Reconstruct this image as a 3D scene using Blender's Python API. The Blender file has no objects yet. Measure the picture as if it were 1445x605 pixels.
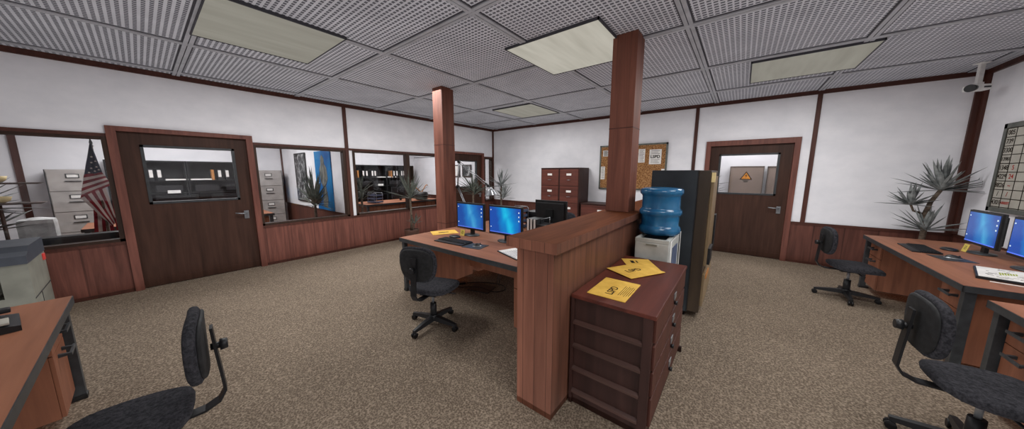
import bpy, bmesh, math, random
from mathutils import Vector, Matrix
PI = math.pi
random.seed(7)
SC = bpy.context.scene
COL = SC.collection

# ------------------------------------------------------------------ materials
def lin(c):
    o = []
    for v in c[:3]:
        v = v / 255.0
        o.append(v / 12.92 if v <= 0.04045 else ((v + 0.055) / 1.055) ** 2.4)
    return (o[0], o[1], o[2], 1.0)

class NT:
    def __init__(s, name):
        s.m = bpy.data.materials.new(name); s.m.use_nodes = True
        s.t = s.m.node_tree; s.n = s.t.nodes; s.l = s.t.links
        s.b = s.n['Principled BSDF']
    def node(s, t, **k):
        nd = s.n.new(t)
        for a, v in k.items(): setattr(nd, a, v)
        return nd
    def link(s, a, b): s.l.new(a, b)
    def math(s, op, a, b=None, c=None):
        nd = s.node('ShaderNodeMath', operation=op)
        for i, v in enumerate((a, b, c)):
            if v is None: continue
            if isinstance(v, (int, float)): nd.inputs[i].default_value = v
            else: s.link(v, nd.inputs[i])
        return nd.outputs[0]
    def pos(s, obj=False):
        if obj: return s.node('ShaderNodeTexCoord').outputs['Object']
        return s.node('ShaderNodeNewGeometry').outputs['Position']
    def mapped(s, vec, scale):
        mp = s.node('ShaderNodeMapping'); s.link(vec, mp.inputs[0]); mp.inputs['Scale'].default_value = scale
        return mp.outputs[0]
    def noise(s, vec, scale=5, detail=3, rough=.5, dist=0):
        nd = s.node('ShaderNodeTexNoise'); s.link(vec, nd.inputs['Vector'])
        nd.inputs['Scale'].default_value = scale; nd.inputs['Detail'].default_value = detail
        nd.inputs['Roughness'].default_value = rough; nd.inputs['Distortion'].default_value = dist
        return nd.outputs['Fac']
    def ramp(s, fac, stops):
        r = s.node('ShaderNodeValToRGB'); s.link(fac, r.inputs[0])
        e = r.color_ramp.elements
        while len(e) < len(stops): e.new(0.5)
        for i, (p, c) in enumerate(stops):
            e[i].position = p; e[i].color = lin(c)
        return r.outputs[0]
    def mix(s, fac, a, b, mode='MIX'):
        nd = s.node('ShaderNodeMix', data_type='RGBA', blend_type=mode)
        if isinstance(fac, (int, float)): nd.inputs[0].default_value = fac
        else: s.link(fac, nd.inputs[0])
        for i, v in ((6, a), (7, b)):
            if isinstance(v, tuple): nd.inputs[i].default_value = v
            else: s.link(v, nd.inputs[i])
        return nd.outputs[2]
    def sep(s, vec):
        nd = s.node('ShaderNodeSeparateXYZ'); s.link(vec, nd.inputs[0]); return nd.outputs
    def bump(s, h, strength=.2, dist=.01):
        nd = s.node('ShaderNodeBump'); s.link(h, nd.inputs['Height'])
        nd.inputs['Strength'].default_value = strength; nd.inputs['Distance'].default_value = dist
        s.link(nd.outputs[0], s.b.inputs['Normal'])
    def fin(s, col=None, rough=.5, metal=0, spec=.4, emit=None, es=0):
        if col is not None:
            if isinstance(col, tuple): s.b.inputs['Base Color'].default_value = col
            else: s.link(col, s.b.inputs['Base Color'])
        s.b.inputs['Roughness'].default_value = rough; s.b.inputs['Metallic'].default_value = metal
        s.b.inputs['Specular IOR Level'].default_value = spec
        if emit is not None:
            if isinstance(emit, tuple): s.b.inputs['Emission Color'].default_value = emit
            else: s.link(emit, s.b.inputs['Emission Color'])
            s.b.inputs['Emission Strength'].default_value = es
        return s.m

def plain(name, c, rough=.5, metal=0, spec=.4, var=.12, scale=18, obj=True):
    s = NT(name); f = s.noise(s.pos(obj), scale, 4)
    lo = tuple(max(0, v * (1 - var)) for v in c); hi = tuple(min(255, v * (1 + var)) for v in c)
    return s.fin(s.ramp(f, [(.3, lo), (.7, hi)]), rough, metal, spec)

WT = .96
def wood(name, dark, light, axis='z', rough=.45, spec=.35, plank=None, freq=1.0, obj=False, groove=.55, knots=True):
    """grain runs along axis; plank = (axis letter, width) draws board joints"""
    def tone(c):
        g = sum(c) / 3; return tuple((v * .90 + g * .10) * WT * k for v, k in zip(c, (1, 1.02, .95)))
    dark, light = tone(dark), tone(light)
    s = NT(name); p = s.pos(obj)
    k = {'x': (.9, 14, 14), 'y': (14, .9, 14), 'z': (14, 14, .9)}[axis]
    f1 = s.noise(s.mapped(p, tuple(v * freq for v in k)), 1.6, 5, .6, .4)
    k2 = {'x': (.5, 3, 3), 'y': (3, .5, 3), 'z': (3, 3, .5)}[axis]
    f2 = s.noise(s.mapped(p, k2), 1.5, 2, .5, 1.2)
    f = s.math('ADD', s.math('MULTIPLY', f1, .65), s.math('MULTIPLY', f2, .35))
    col = s.ramp(f, [(.32, dark), (.68, light)])
    if plank:
        o = s.sep(p)['xyz'.index(plank[0])]
        q = s.math('DIVIDE', o, plank[1])
        fr = s.math('FRACT', s.math('ADD', q, 100.37))
        line = s.math('LESS_THAN', fr, .045)
        fl = s.math('FLOOR', s.math('ADD', q, 100.37))
        wn = s.node('ShaderNodeTexWhiteNoise', noise_dimensions='1D'); s.link(fl, wn.inputs['W'])
        shade = s.math('ADD', s.math('MULTIPLY', wn.outputs[0], .22), .86)
        shade = s.math('MULTIPLY', shade, s.math('SUBTRACT', 1.0, s.math('MULTIPLY', line, groove)))
        comb = s.node('ShaderNodeCombineColor')
        for i in range(3): s.link(shade, comb.inputs[i])
        col = s.mix(1.0, col, comb.outputs[0], 'MULTIPLY')
    s.bump(f1, .12, .003)
    return s.fin(col, rough, 0, spec)

M = {}
M['wallwhite'] = (lambda s: s.fin(s.ramp(s.noise(s.mapped(s.pos(), (1, 1, 1.6)), 2.3, 6, .62), [(.3, (214, 213, 217)), (.7, (228, 226, 229))]), .8, 0, .15))(NT('painted_plaster'))
def carpet():
    s = NT('carpet'); p = s.pos()
    a = s.noise(p, 95, 3, .7); b = s.noise(s.mapped(p, (1, 1, 1)), 1.3, 3)
    v = s.node('ShaderNodeTexVoronoi'); s.link(p, v.inputs['Vector']); v.inputs['Scale'].default_value = 75
    f = s.math('ADD', s.math('MULTIPLY', a, .75), s.math('MULTIPLY', v.outputs['Distance'], .35))
    col = s.ramp(f, [(.26, (48, 38, 32)), (.5, (104, 91, 78)), (.76, (178, 161, 142))])
    col = s.mix(.35, col, s.ramp(b, [(.3, (90, 79, 68)), (.7, (112, 99, 86))]))
    s.bump(f, .55, .01)
    return s.fin(col, .95, 0, .1)
M['carpet'] = carpet()
def ceiltile():
    s = NT('ceiling_tile'); o = s.sep(s.pos()); P = .0442
    fx = s.math('FRACT', s.math('ADD', s.math('DIVIDE', o[0], P), 50.0))
    fy = s.math('FRACT', s.math('ADD', s.math('DIVIDE', o[1], P), 500.0))
    hx = s.math('GREATER_THAN', fx, .30); hy = s.math('GREATER_THAN', fy, .46)
    h = s.math('MULTIPLY', hx, hy)
    n = s.noise(s.pos(), 3, 3)
    base = s.ramp(n, [(.3, (184, 184, 190)), (.7, (200, 200, 206))])
    col = s.mix(h, base, lin((92, 92, 99)))
    return s.fin(col, .8, 0, .2)
M['ceiltile'] = ceiltile()
M['gridbar'] = plain('ceiling_grid_metal', (160, 160, 165), .5, 0, .4, .06, 6, False)
M['griddark'] = plain('ceiling_grid_dark_edge', (70, 69, 74), .7, 0, .2, .05, 6, False)  # dark strips edging the grid bars, also the light frames
M['trim'] = wood('dark_trim_wood', (58, 28, 23), (90, 47, 39), 'x', .5, .3)
M['trimz'] = wood('dark_trim_wood_upright', (58, 28, 23), (90, 47, 39), 'z', .5, .3)
M['jamb'] = wood('darker_window_jamb_wood', (38, 22, 16), (62, 38, 28), 'z', .55, .3)
M['casing'] = wood('reddish_door_casing', (88, 46, 40), (128, 72, 64), 'z', .5, .3)
M['panel_y'] = wood('reddish_wall_panelling', (80, 42, 36), (132, 74, 66), 'z', .55, .3, ('y', .36), 1.0, groove=.35)
M['panel_x'] = wood('reddish_wall_panelling_back', (70, 36, 31), (112, 62, 54), 'z', .55, .3, ('x', .36), 1.0, groove=.35)
M['door'] = wood('dark_door_veneer', (48, 28, 22), (74, 45, 37), 'z', .5, .2)
M['column'] = wood('column_wood', (90, 48, 40), (138, 80, 68), 'z', .55, .25, ('x', .13), .8, groove=.18)
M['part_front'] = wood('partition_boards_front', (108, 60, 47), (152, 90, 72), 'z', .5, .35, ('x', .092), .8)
M['part_side'] = wood('partition_boards_side_shaded', (84, 50, 40), (126, 76, 62), 'z', .5, .35, ('y', .092), .8)  # darker than the front boards, the side's shade painted in
M['captop'] = wood('partition_cap_top', (74, 36, 20), (112, 58, 36), 'y', .8, .06, None, .8)
M['desktop'] = wood('desk_top_laminate', (122, 72, 54), (158, 98, 76), 'x', .55, .2, None, .45, True)
M['deskside'] = wood('desk_side_laminate', (100, 54, 38), (138, 80, 58), 'z', .6, .2, None, .7, True)
M['cabwood'] = wood('mahogany_cabinet', (56, 26, 22), (92, 46, 38), 'z', .5, .25, None, .7, True)
M['cabtop'] = wood('mahogany_cabinet_top', (60, 22, 18), (108, 48, 38), 'y', .45, .25, None, .6, True)
M['cabside'] = wood('mahogany_cabinet_side_shaded', (42, 24, 22), (70, 40, 37), 'z', .5, .3, None, .7, True)  # darker mahogany with the shade of the cabinet side put into its colour
M['ledge'] = wood('mahogany_ledge_highlight', (56, 34, 32), (88, 58, 54), 'x', .35, .5, None, .7, True)  # lighter copy of the side wood, a highlight painted onto the ledges
M['drawer_red'] = wood('old_cabinet_drawer', (72, 32, 26), (108, 52, 44), 'x', .45, .4, None, .7, True)
M['darkmetal'] = plain('dark_grey_metal', (48, 50, 52), .45, .2, .5, .15)
M['black'] = plain('black_plastic', (24, 24, 26), .45, 0, .4, .2)
M['blackmat'] = plain('matt_black_wood', (10, 11, 13), .6, 0, .3, .2)
M['fabric'] = (lambda s: (s.bump(s.noise(s.pos(True), 160, 2), .5, .004), s.fin(s.ramp(s.noise(s.pos(True), 60, 5, .7), [(.35, (28, 28, 31)), (.65, (58, 57, 61))]), .9, 0, .1))[1])(NT('charcoal_chair_fabric'))
M['fabricback'] = plain('black_chair_shell', (28, 28, 29), .7, 0, .3, .3, 30)
M['screenA'] = None
M['glass'] = None
def glass(name, tint, gl=.05, rough=.02):
    s = NT(name); out = s.n['Material Output']
    tr = s.node('ShaderNodeBsdfTransparent'); tr.inputs[0].default_value = tint
    g = s.node('ShaderNodeBsdfGlossy'); g.inputs['Roughness'].default_value = rough
    mx = s.node('ShaderNodeMixShader'); mx.inputs[0].default_value = gl
    s.link(tr.outputs[0], mx.inputs[1]); s.link(g.outputs[0], mx.inputs[2]); s.link(mx.outputs[0], out.inputs['Surface'])
    return s.m
M['glass'] = glass('clear_window_glass', (.96, .96, .97, 1), .03)
def screen(name, hot):
    s = NT(name); p = s.pos(True); o = s.sep(p)
    # bright sweep down the middle-right, deep blue at the left
    d = s.math('ABSOLUTE', s.math('SUBTRACT', s.math('ADD', o[0], s.math('MULTIPLY', s.math('SUBTRACT', o[2], .25), .35)), .06 if hot else .04))
    n = s.noise(s.mapped(p, (3, 1, 2)), 2.2, 3, .5, .8)
    f = s.math('ADD', s.math('MULTIPLY', d, 3.0), s.math('MULTIPLY', n, .55))
    if hot: c = s.ramp(f, [(.22, (30, 195, 235)), (.5, (10, 130, 205)), (.85, (28, 78, 170))])
    else: c = s.ramp(f, [(.2, (70, 165, 215)), (.5, (35, 115, 190)), (.85, (32, 78, 160))])
    return s.fin(lin((8, 14, 24)), .25, 0, .4, c, .95)
M['screenA'] = screen('blue_desktop_screen', False)
M['screenB'] = screen('bright_cyan_desktop_screen', True)
M['white'] = plain('white_plastic', (215, 213, 210), .45, 0, .4, .05)
M['icon'] = (lambda s: s.fin(lin((200, 215, 220)), .5, 0, .3, lin((210, 230, 235)), .6))(NT('screen_icons'))
M['taskbar'] = (lambda s: s.fin(lin((60, 90, 200)), .5, 0, .3, lin((90, 120, 225)), .7))(NT('screen_taskbar'))
M['greycab'] = plain('grey_steel_cabinet', (158, 152, 148), .5, .1, .4, .07, 6)
M['paper'] = plain('white_paper', (212, 208, 204), .8, 0, .2, .05, 8)
M['yellow'] = (lambda s: s.fin(s.ramp(s.noise(s.pos(True), 9, 5, .6), [(.3, (196, 152, 62)), (.7, (226, 184, 88))]), .7, 0, .2))(NT('manila_paper'))
M['sticky'] = plain('yellow_sticky_note', (206, 184, 92), .7, 0, .2, .08)
M['ink'] = plain('black_ink', (40, 34, 28), .8, 0, .1, .1)
M['inkred'] = plain('red_marker_ink', (150, 44, 36), .8, 0, .1, .1)
M['bluewater'] = (lambda s: (setattr(s.b.inputs['Transmission Weight'], 'default_value', .25), s.fin(s.ramp(s.noise(s.mapped(s.pos(True), (4, 4, 1)), 2.5, 3), [(.3, (16, 78, 122)), (.7, (40, 112, 156))]), .22, 0, .5))[1])(NT('blue_water_bottle_plastic'))
M['cooler'] = plain('cooler_grey_plastic', (176, 177, 172), .45, 0, .4, .08, 7)
M['coolerdark'] = plain('cooler_dark_tray', (44, 46, 48), .4, 0, .4, .1, 7)
M['vendside'] = plain('vending_machine_dark_side', (40, 44, 48), .5, .2, .4, .22, 3)
M['venddoor'] = wood('vending_machine_brown_door', (44, 32, 24), (70, 52, 38), 'z', .4, .4, None, .5, True)
M['venddecal'] = wood('vending_machine_front_decal', (104, 82, 60), (150, 120, 92), 'z', .4, .4, None, .5, True)
M['cork'] = (lambda s: s.fin(s.ramp(s.noise(s.pos(), 46, 5, .75), [(.36, (78, 50, 28)), (.5, (140, 98, 62)), (.66, (184, 146, 104))]), .9, 0, .1))(NT('cork'))
M['boardframe'] = plain('grey_board_frame', (88, 90, 84), .5, .2, .4, .12, 12)
M['boardgrey'] = plain('grey_board_face', (162, 158, 148), .6, 0, .3, .06, 6)
M['leaf'] = (lambda s: s.fin(s.ramp(s.noise(s.mapped(s.pos(True), (6, 6, 6)), 3, 3), [(.3, (92, 96, 96)), (.7, (146, 149, 147))]), .6, 0, .3))(NT('grey_green_leaf'))
M['leafdark'] = (lambda s: s.fin(s.ramp(s.noise(s.mapped(s.pos(True), (6, 6, 6)), 3, 3), [(.3, (58, 64, 58)), (.7, (104, 108, 98))]), .6, 0, .3))(NT('dark_green_leaf'))
M['trunk'] = plain('palm_trunk', (86, 74, 64), .85, 0, .2, .3, 26)
M['pot'] = plain('dark_brown_pot', (70, 46, 36), .6, 0, .3, .2, 8)
def lpanel(name, e):
    s = NT(name)
    return s.fin(lin((100, 100, 92)), .7, 0, .1, s.ramp(s.noise(s.mapped(s.pos(), (7, .8, 1)), 1.4, 3), [(.3, (172, 168, 156)), (.7, (196, 192, 180))]), e)
M['lightpanel'] = lpanel('dim_fluorescent_diffuser', .38)
M['lightpanelbright'] = lpanel('fluorescent_diffuser', .78)
M['chrome'] = plain('brushed_steel', (140, 142, 146), .3, .7, .5, .08, 14)
M['signal'] = plain('orange_warning_yellow', (206, 132, 40), .6, 0, .3, .08, 6)
M['bluegrey'] = plain('blue_grey_plastic', (78, 88, 112), .5, 0, .4, .12, 8)
M['couch'] = plain('black_leather', (16, 16, 17), .55, 0, .35, .3, 5)
M['palegrey'] = (lambda s: s.fin(s.ramp(s.noise(s.pos(True), 7, 6, .7), [(.3, (146, 146, 146)), (.65, (192, 192, 190))]), .55, 0, .3))(NT('pale_grey_moulded_plastic'))
M['copier'] = plain('copier_grey_body', (122, 122, 112), .5, 0, .4, .08, 6)
M['copierlid'] = plain('copier_dark_lid', (62, 66, 74), .5, 0, .4, .12, 5)
M['redtag'] = plain('red_tag', (196, 62, 56), .6, 0, .3, .1, 8)
M['flagred'] = plain('flag_red', (122, 26, 36), .8, 0, .2, .15, 9)
M['flagwhite'] = plain('flag_white', (196, 180, 172), .8, 0, .2, .08, 9)
M['flagblue'] = plain('flag_navy', (30, 34, 52), .8, 0, .2, .15, 9)
M['artbw'] = (lambda s: s.fin(s.ramp(s.noise(s.mapped(s.pos(), (1, 1, .7)), 6, 7, .7, 1.2), [(.40, (24, 24, 26)), (.52, (100, 100, 102)), (.62, (180, 180, 180))]), .6, 0, .2))(NT('monochrome_print'))
M['artblue'] = (lambda s: s.fin(s.ramp(s.noise(s.mapped(s.pos(), (1, 1, .5)), 1.6, 3, .5), [(.35, (12, 74, 134)), (.65, (26, 122, 176))]), .6, 0, .2))(NT('blue_poster_ground'))
M['artfig'] = (lambda s: s.fin(s.ramp(s.noise(s.mapped(s.pos(), (1, 1, .5)), 7, 6, .65, 1), [(.35, (40, 46, 50)), (.65, (122, 124, 118))]), .6, 0, .2))(NT('poster_figure_print'))
M['beige'] = plain('beige_cabinet_panel', (132, 116, 106), .6, 0, .3, .05, 3)
M['taupe'] = plain('taupe_cabinet_edge', (96, 84, 76), .6, 0, .3, .05, 3)
M['folderorange'] = plain('orange_brown_folder', (168, 112, 60), .7, 0, .3, .1, 8)
M['shelfwood'] = wood('dark_shelf_wood', (48, 30, 24), (80, 54, 44), 'x', .5, .3, None, .8, True)
M['cream'] = plain('cream_ceramic', (206, 184, 132), .5, 0, .4, .08, 5)
M['greenhl'] = plain('green_highlighter', (150, 160, 60), .7, 0, .2, .1, 8)

# ------------------------------------------------------------------ mesh helpers
class MB:
    def __init__(s): s.bm = bmesh.new(); s.mi = 0
    def _set(s, faces):
        for f in faces: f.material_index = s.mi
    def box(s, x0, x1, y0, y1, z0, z1, bev=0, T=None):
        b = bmesh.new(); bmesh.ops.create_cube(b, size=1)
        bmesh.ops.scale(b, vec=(abs(x1 - x0), abs(y1 - y0), abs(z1 - z0)), verts=b.verts)
        bmesh.ops.translate(b, vec=((x0 + x1) / 2, (y0 + y1) / 2, (z0 + z1) / 2), verts=b.verts)
        if bev: bmesh.ops.bevel(b, geom=b.edges[:], offset=bev, segments=2, affect='EDGES', profile=.7)
        return s._merge(b, T, False)
    def _merge(s, b, T=None, smooth=False):
        if T is not None: b.transform(T)
        for f in b.faces: f.material_index = s.mi; f.smooth = smooth
        me = bpy.data.meshes.new('tmp'); b.to_mesh(me); b.free()
        s.bm.from_mesh(me); bpy.data.meshes.remove(me)
        return s
    def cyl(s, p0, p1, r0, r1=None, seg=16, caps=True):
        r1 = r0 if r1 is None else r1
        p0, p1 = Vector(p0), Vector(p1); d = p1 - p0
        b = bmesh.new(); bmesh.ops.create_cone(b, cap_ends=caps, segments=seg, radius1=r0, radius2=r1, depth=d.length)
        T = Matrix.Translation((p0 + p1) / 2) @ d.to_track_quat('Z', 'Y').to_matrix().to_4x4()
        b.transform(T)
        for f in b.faces: f.smooth = len(f.verts) == 4
        for f in b.faces: f.material_index = s.mi
        me = bpy.data.meshes.new('tmp'); b.to_mesh(me); b.free(); s.bm.from_mesh(me); bpy.data.meshes.remove(me)
        return s
    def tube(s, pts, r, seg=8):
        pts = [Vector(p) for p in pts]; rings = []
        up = None
        for i, p in enumerate(pts):
            a = pts[max(0, i - 1)]; c = pts[min(len(pts) - 1, i + 1)]
            d = (c - a).normalized(); q = d.to_track_quat('Z', 'Y')
            rr = r[i] if isinstance(r, (list, tuple)) else r
            if up is None: u = q @ Vector((1, 0, 0))
            else:
                u = up - d * up.dot(d); u.normalize()
            up = u; v = d.cross(u)
            rings.append([s.bm.verts.new(p + (u * math.cos(t) + v * math.sin(t)) * rr) for t in [2 * PI * k / seg for k in range(seg)]])
        for a, b2 in zip(rings, rings[1:]):
            for k in range(seg):
                f = s.bm.faces.new((a[k], a[(k + 1) % seg], b2[(k + 1) % seg], b2[k])); f.smooth = True; f.material_index = s.mi
        for rg, fl in ((rings[0], True), (rings[-1], False)):
            f = s.bm.faces.new(list(reversed(rg)) if fl else rg); f.material_index = s.mi
        return s
    def lathe(s, prof, c=(0, 0, 0), seg=28, sx=1, sy=1):
        rings = []
        for r, z in prof:
            rings.append([s.bm.verts.new((c[0] + r * sx * math.cos(t), c[1] + r * sy * math.sin(t), c[2] + z)) for t in [2 * PI * k / seg for k in range(seg)]])
        for a, b2 in zip(rings, rings[1:]):
            for k in range(seg):
                f = s.bm.faces.new((a[k], a[(k + 1) % seg], b2[(k + 1) % seg], b2[k])); f.smooth = True; f.material_index = s.mi
        f = s.bm.faces.new(list(reversed(rings[0]))); f.material_index = s.mi
        f = s.bm.faces.new(rings[-1]); f.material_index = s.mi
        return s
    def prism(s, poly, axis, a0, a1):
        """poly: 2-D points in the plane across `axis`; extruded from a0 to a1"""
        def P(p, a):
            return {'x': (a, p[0], p[1]), 'y': (p[0], a, p[1]), 'z': (p[0], p[1], a)}[axis]
        A = [s.bm.verts.new(P(p, a0)) for p in poly]; B = [s.bm.verts.new(P(p, a1)) for p in poly]
        n = len(poly); fs = [s.bm.faces.new(A), s.bm.faces.new(list(reversed(B)))]
        for i in range(n): fs.append(s.bm.faces.new((A[i], B[i], B[(i + 1) % n], A[(i + 1) % n])))
        bmesh.ops.recalc_face_normals(s.bm, faces=fs)
        for f in fs: f.material_index = s.mi
        return s
    def quad(s, *p):
        f = s.bm.faces.new([s.bm.verts.new(q) for q in p]); f.material_index = s.mi; return s
    def rbox(s, cx, cy, cz, sx, sy, sz, rx=0, ry=0, rz=0, bev=0):
        T = Matrix.Translation((cx, cy, cz)) @ Matrix.Rotation(rz, 4, 'Z') @ Matrix.Rotation(ry, 4, 'Y') @ Matrix.Rotation(rx, 4, 'X')
        return s.box(-sx / 2, sx / 2, -sy / 2, sy / 2, -sz / 2, sz / 2, bev, T)
    def build(s, name, mats, parent=None, loc=None, rz=0, recal=False):
        if recal: bmesh.ops.recalc_face_normals(s.bm, faces=s.bm.faces)
        me = bpy.data.meshes.new(name); s.bm.to_mesh(me); s.bm.free()
        for m in (mats if isinstance(mats, (list, tuple)) else [mats]): me.materials.append(m)
        o = bpy.data.objects.new(name, me); COL.objects.link(o)
        if parent is not None: o.parent = parent
        if loc is not None: o.location = loc
        o.rotation_euler.z = rz
        return o
def use(mb, i): mb.mi = i; return mb

def tag(o, label, cat, group=None):
    o['label'] = label; o['category'] = cat
    if group: o['group'] = group
    return o
def thing(name, label, cat, loc=(0, 0, 0), rz=0, group=None):
    o = bpy.data.objects.new(name, None); COL.objects.link(o); o.empty_display_size = .1
    o.location = loc; o.rotation_euler.z = rz
    return tag(o, label, cat, group)
def struct(name, mb, mats, parent=None, **k):
    o = mb.build(name, mats, parent, **k)
    if parent is None: o['kind'] = 'structure'
    return o
def dup(root, loc, rz=0, label=None, group=None):
    r = root.copy(); COL.objects.link(r); r.location = loc; r.rotation_euler = (0, 0, rz)
    if label: r['label'] = label
    if group: r['group'] = group
    for ch in list(root.children):
        c = ch.copy(); COL.objects.link(c); c.parent = r
        for g in list(ch.children):
            d = g.copy(); COL.objects.link(d); d.parent = c
    return r
def text(name, body, size, mat, parent, M4, extrude=.0004, bold=0):
    cu = bpy.data.curves.new('t', 'FONT'); cu.body = body; cu.size = size; cu.extrude = extrude
    cu.align_x = 'CENTER'; cu.align_y = 'CENTER'; cu.offset = bold
    to = bpy.data.objects.new('t', cu); COL.objects.link(to)
    bpy.context.view_layer.update()
    me = bpy.data.meshes.new_from_object(to); bpy.data.objects.remove(to); bpy.data.curves.remove(cu)
    me.materials.clear(); me.materials.append(mat)
    me.transform(M4)
    o = bpy.data.objects.new(name, me); COL.objects.link(o); o.parent = parent
    return o
def TR(x, y, z, rx=0, ry=0, rz=0):
    return Matrix.Translation((x, y, z)) @ Matrix.Rotation(rz, 4, 'Z') @ Matrix.Rotation(ry, 4, 'Y') @ Matrix.Rotation(rx, 4, 'X')

# ------------------------------------------------------------------ room shell
W, H, YF, XL = 8.84, 2.95, -10.2, -4.4        # right wall, ceiling, wall behind the camera, far office wall
BK = 1.75                                     # back of the service room behind door 2
struct('floor', MB().box(XL - .1, W + .1, YF - .1, BK + .1, -.1, 0), M['carpet'])
struct('ceiling', MB().box(XL - .1, W + .1, YF - .1, BK + .1, H, H + .1), M['ceiltile'])
# ceiling grid bars, module 1.415 m
g = MB()
xs = [.215 + 1.413 * k for k in range(7)]; ys = [-.995 - 1.415 * k for k in range(7)]
for x in xs:
    use(g, 1).box(x - .05, x + .05, YF, 0, H - .004, H + .01)
    use(g, 0).box(x - .036, x - .004, YF, 0, H - .014, H); use(g, 0).box(x + .004, x + .036, YF, 0, H - .014, H)
for y in ys:
    use(g, 1).box(0, W, y - .05, y + .05, H - .005, H + .01)
    use(g, 0).box(0, W, y - .036, y - .004, H - .015, H); use(g, 0).box(0, W, y + .004, y + .036, H - .015, H)
struct('trim_1', g, [M['gridbar'], M['griddark']])

# left wall (x = 0, body -.1..0)
T = .1
def wbox(mb, y0, y1, z0, z1, x0=-T, x1=0): return mb.box(x0, x1, y0, y1, z0, z1)
m = MB()
wbox(m, YF, 0, 2.19, H)                       # plaster band over doors and windows
wbox(m, YF, -7.33, 2.08, 2.19); wbox(m, -5.93, -1.92, 2.08, 2.19); wbox(m, -.43, 0, 2.08, 2.19)
wbox(m, -4.47, -4.36, .7, 2.08, -.09, -.005); wbox(m, -.08, 0, .7, 2.08)
struct('wall_left', m, M['wallwhite'])
# panelling under the windows
m = MB()
for a, b in ((YF, -7.33), (-5.93, -1.92), (-.43, 0)):
    wbox(m, a, b, 0, .66)
struct('trim_2', m, M['panel_y'])
m = MB()
for a, b in ((YF, -7.33), (-5.93, -1.92), (-.43, -.0)):
    wbox(m, a, b, .66, .70, -T - .01, .012)
    wbox(m, a, b, 0, .045, -T, .012)
for a, b in ((YF, -7.33), (-5.93, -1.92), (-.43, 0)):
    wbox(m, a, b, 2.05, 2.09, -T - .01, .014)
wbox(m, YF, 0, 2.885, H, 0, .03)
struct('trim_3', m, M['trim'])
m = MB(); wbox(m, -4.495, -4.43, .7, 2.885, 0, .02); m.box(0, .035, -.045, 0, .7, 2.9)
m.box(0, .02, -8.0, -7.96, 2.09, 2.09)
struct('trim_4', m, M['trimz'])
def lwindow(n, y0, y1, left_open=False):
    f = MB(); j = .045
    wbox(f, y0, y0 + j, .70, 2.05, -T - .012, .015); wbox(f, y1 - j, y1, .70, 2.05, -T - .012, .015)
    wbox(f, y0, y1, .70, .735, -T - .012, .015); wbox(f, y0, y1, 2.015, 2.05, -T - .012, .008)
    w = struct('window_%d' % n, f, M['jamb'])
    MB().box(-.052, -.048, y0 + j, y1 - j, .735, 2.015).build('glass_pane', M['glass'], w)
lwindow(1, -9.4, -7.33); lwindow(2, -5.93, -4.50); lwindow(3, -4.36, -3.09); lwindow(4, -3.09, -1.92); lwindow(5, -.43, -.045)

def make_door(n, frame_mb, leaf_mb, gl, glp, handle_side):
    pass
def door_left(n, y0, y1, wy0, wy1, wz0, wz1, top, handle=True, hy=None, ftop=None):
    """y0,y1: leaf; casing .08 wide around it"""
    c = MB(); k = .08; ft = top + .06
    c.box(-T - .02, .03, y0 - k, y0, 0, ft); c.box(-T - .02, .03, y1, y1 + k, 0, ft); c.box(-T - .02, .03, y0, y1, top, ft)
    d = struct('door_%d' % n, c, M['casing'])
    l = MB()
    l.box(-.075, -.03, y0, wy0, 0.01, top); l.box(-.075, -.03, wy1, y1, 0.01, top)
    l.box(-.075, -.03, wy0, wy1, 0.01, wz0); l.box(-.075, -.03, wy0, wy1, wz1, top)
    l.box(-.03, -.026, y0 + .0, y1, 0.01, .11)
    leaf = l.build('door_leaf', M['door'], d)
    f = MB(); e = .03
    f.box(-.085, -.02, wy0, wy0 + e, wz0, wz1); f.box(-.085, -.02, wy1 - e, wy1, wz0, wz1)
    f.box(-.085, -.02, wy0, wy1, wz0, wz0 + e); f.box(-.085, -.02, wy0, wy1, wz1 - e, wz1)
    f.build('window_frame', M['darkmetal'], d)
    MB().box(-.054, -.05, wy0 + e, wy1 - e, wz0 + e, wz1 - e).build('glass_pane', M['glass'], d)
    if handle:
        h = MB(); h.box(-.03, -.012, hy - .03, hy + .03, .85, .98, .006)
        h.cyl((-.02, hy, .94), (.035, hy, .94), .011); h.tube([(.035, hy + .01, .94), (.037, hy - .07, .942), (.03, hy - .14, .955)], .010)
        h.build('door_handle', M['chrome'], d)
door_left(1, -7.25, -6.0, -7.08, -6.15, 1.165, 1.97, 2.13, hy=-6.10)
door_left(3, -1.82, -.53, -1.62, -.72, 1.165, 1.95, 2.13, hy=-.6)

# back wall (y = 0, body 0...1)
m = MB()
m.box(0, W, 0, T, 2.21, H); m.box(XL, 5.76, 0, T, .73, 2.21); m.box(7.13, W, 0, T, .73, 2.21)
struct('wall_back', m, M['wallwhite'])
m = MB(); m.box(XL, 5.76, -.002, T, 0, .69); m.box(7.13, W, -.002, T, 0, .69)
struct('trim_5', m, M['panel_x'])
m = MB()
for a, b in ((XL, 5.76), (7.13, W)):
    m.box(a, b, -.014, T, .69, .735); m.box(a, b, -.012, T, 0, .045)
m.box(0, W, -.03, 0, 2.885, H)
struct('trim_6', m, M['trim'])
m = MB(); m.box(5.53, 5.59, -.02, 0, .735, 2.885); m.box(7.25, 7.31, -.02, 0, .735, 2.885)
m.box(W - .085, W, -.035, 0, .735, 2.885); m.box(W - .035, W, -.085, 0, .735, 2.885)
struct('trim_7', m, M['trimz'])
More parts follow.
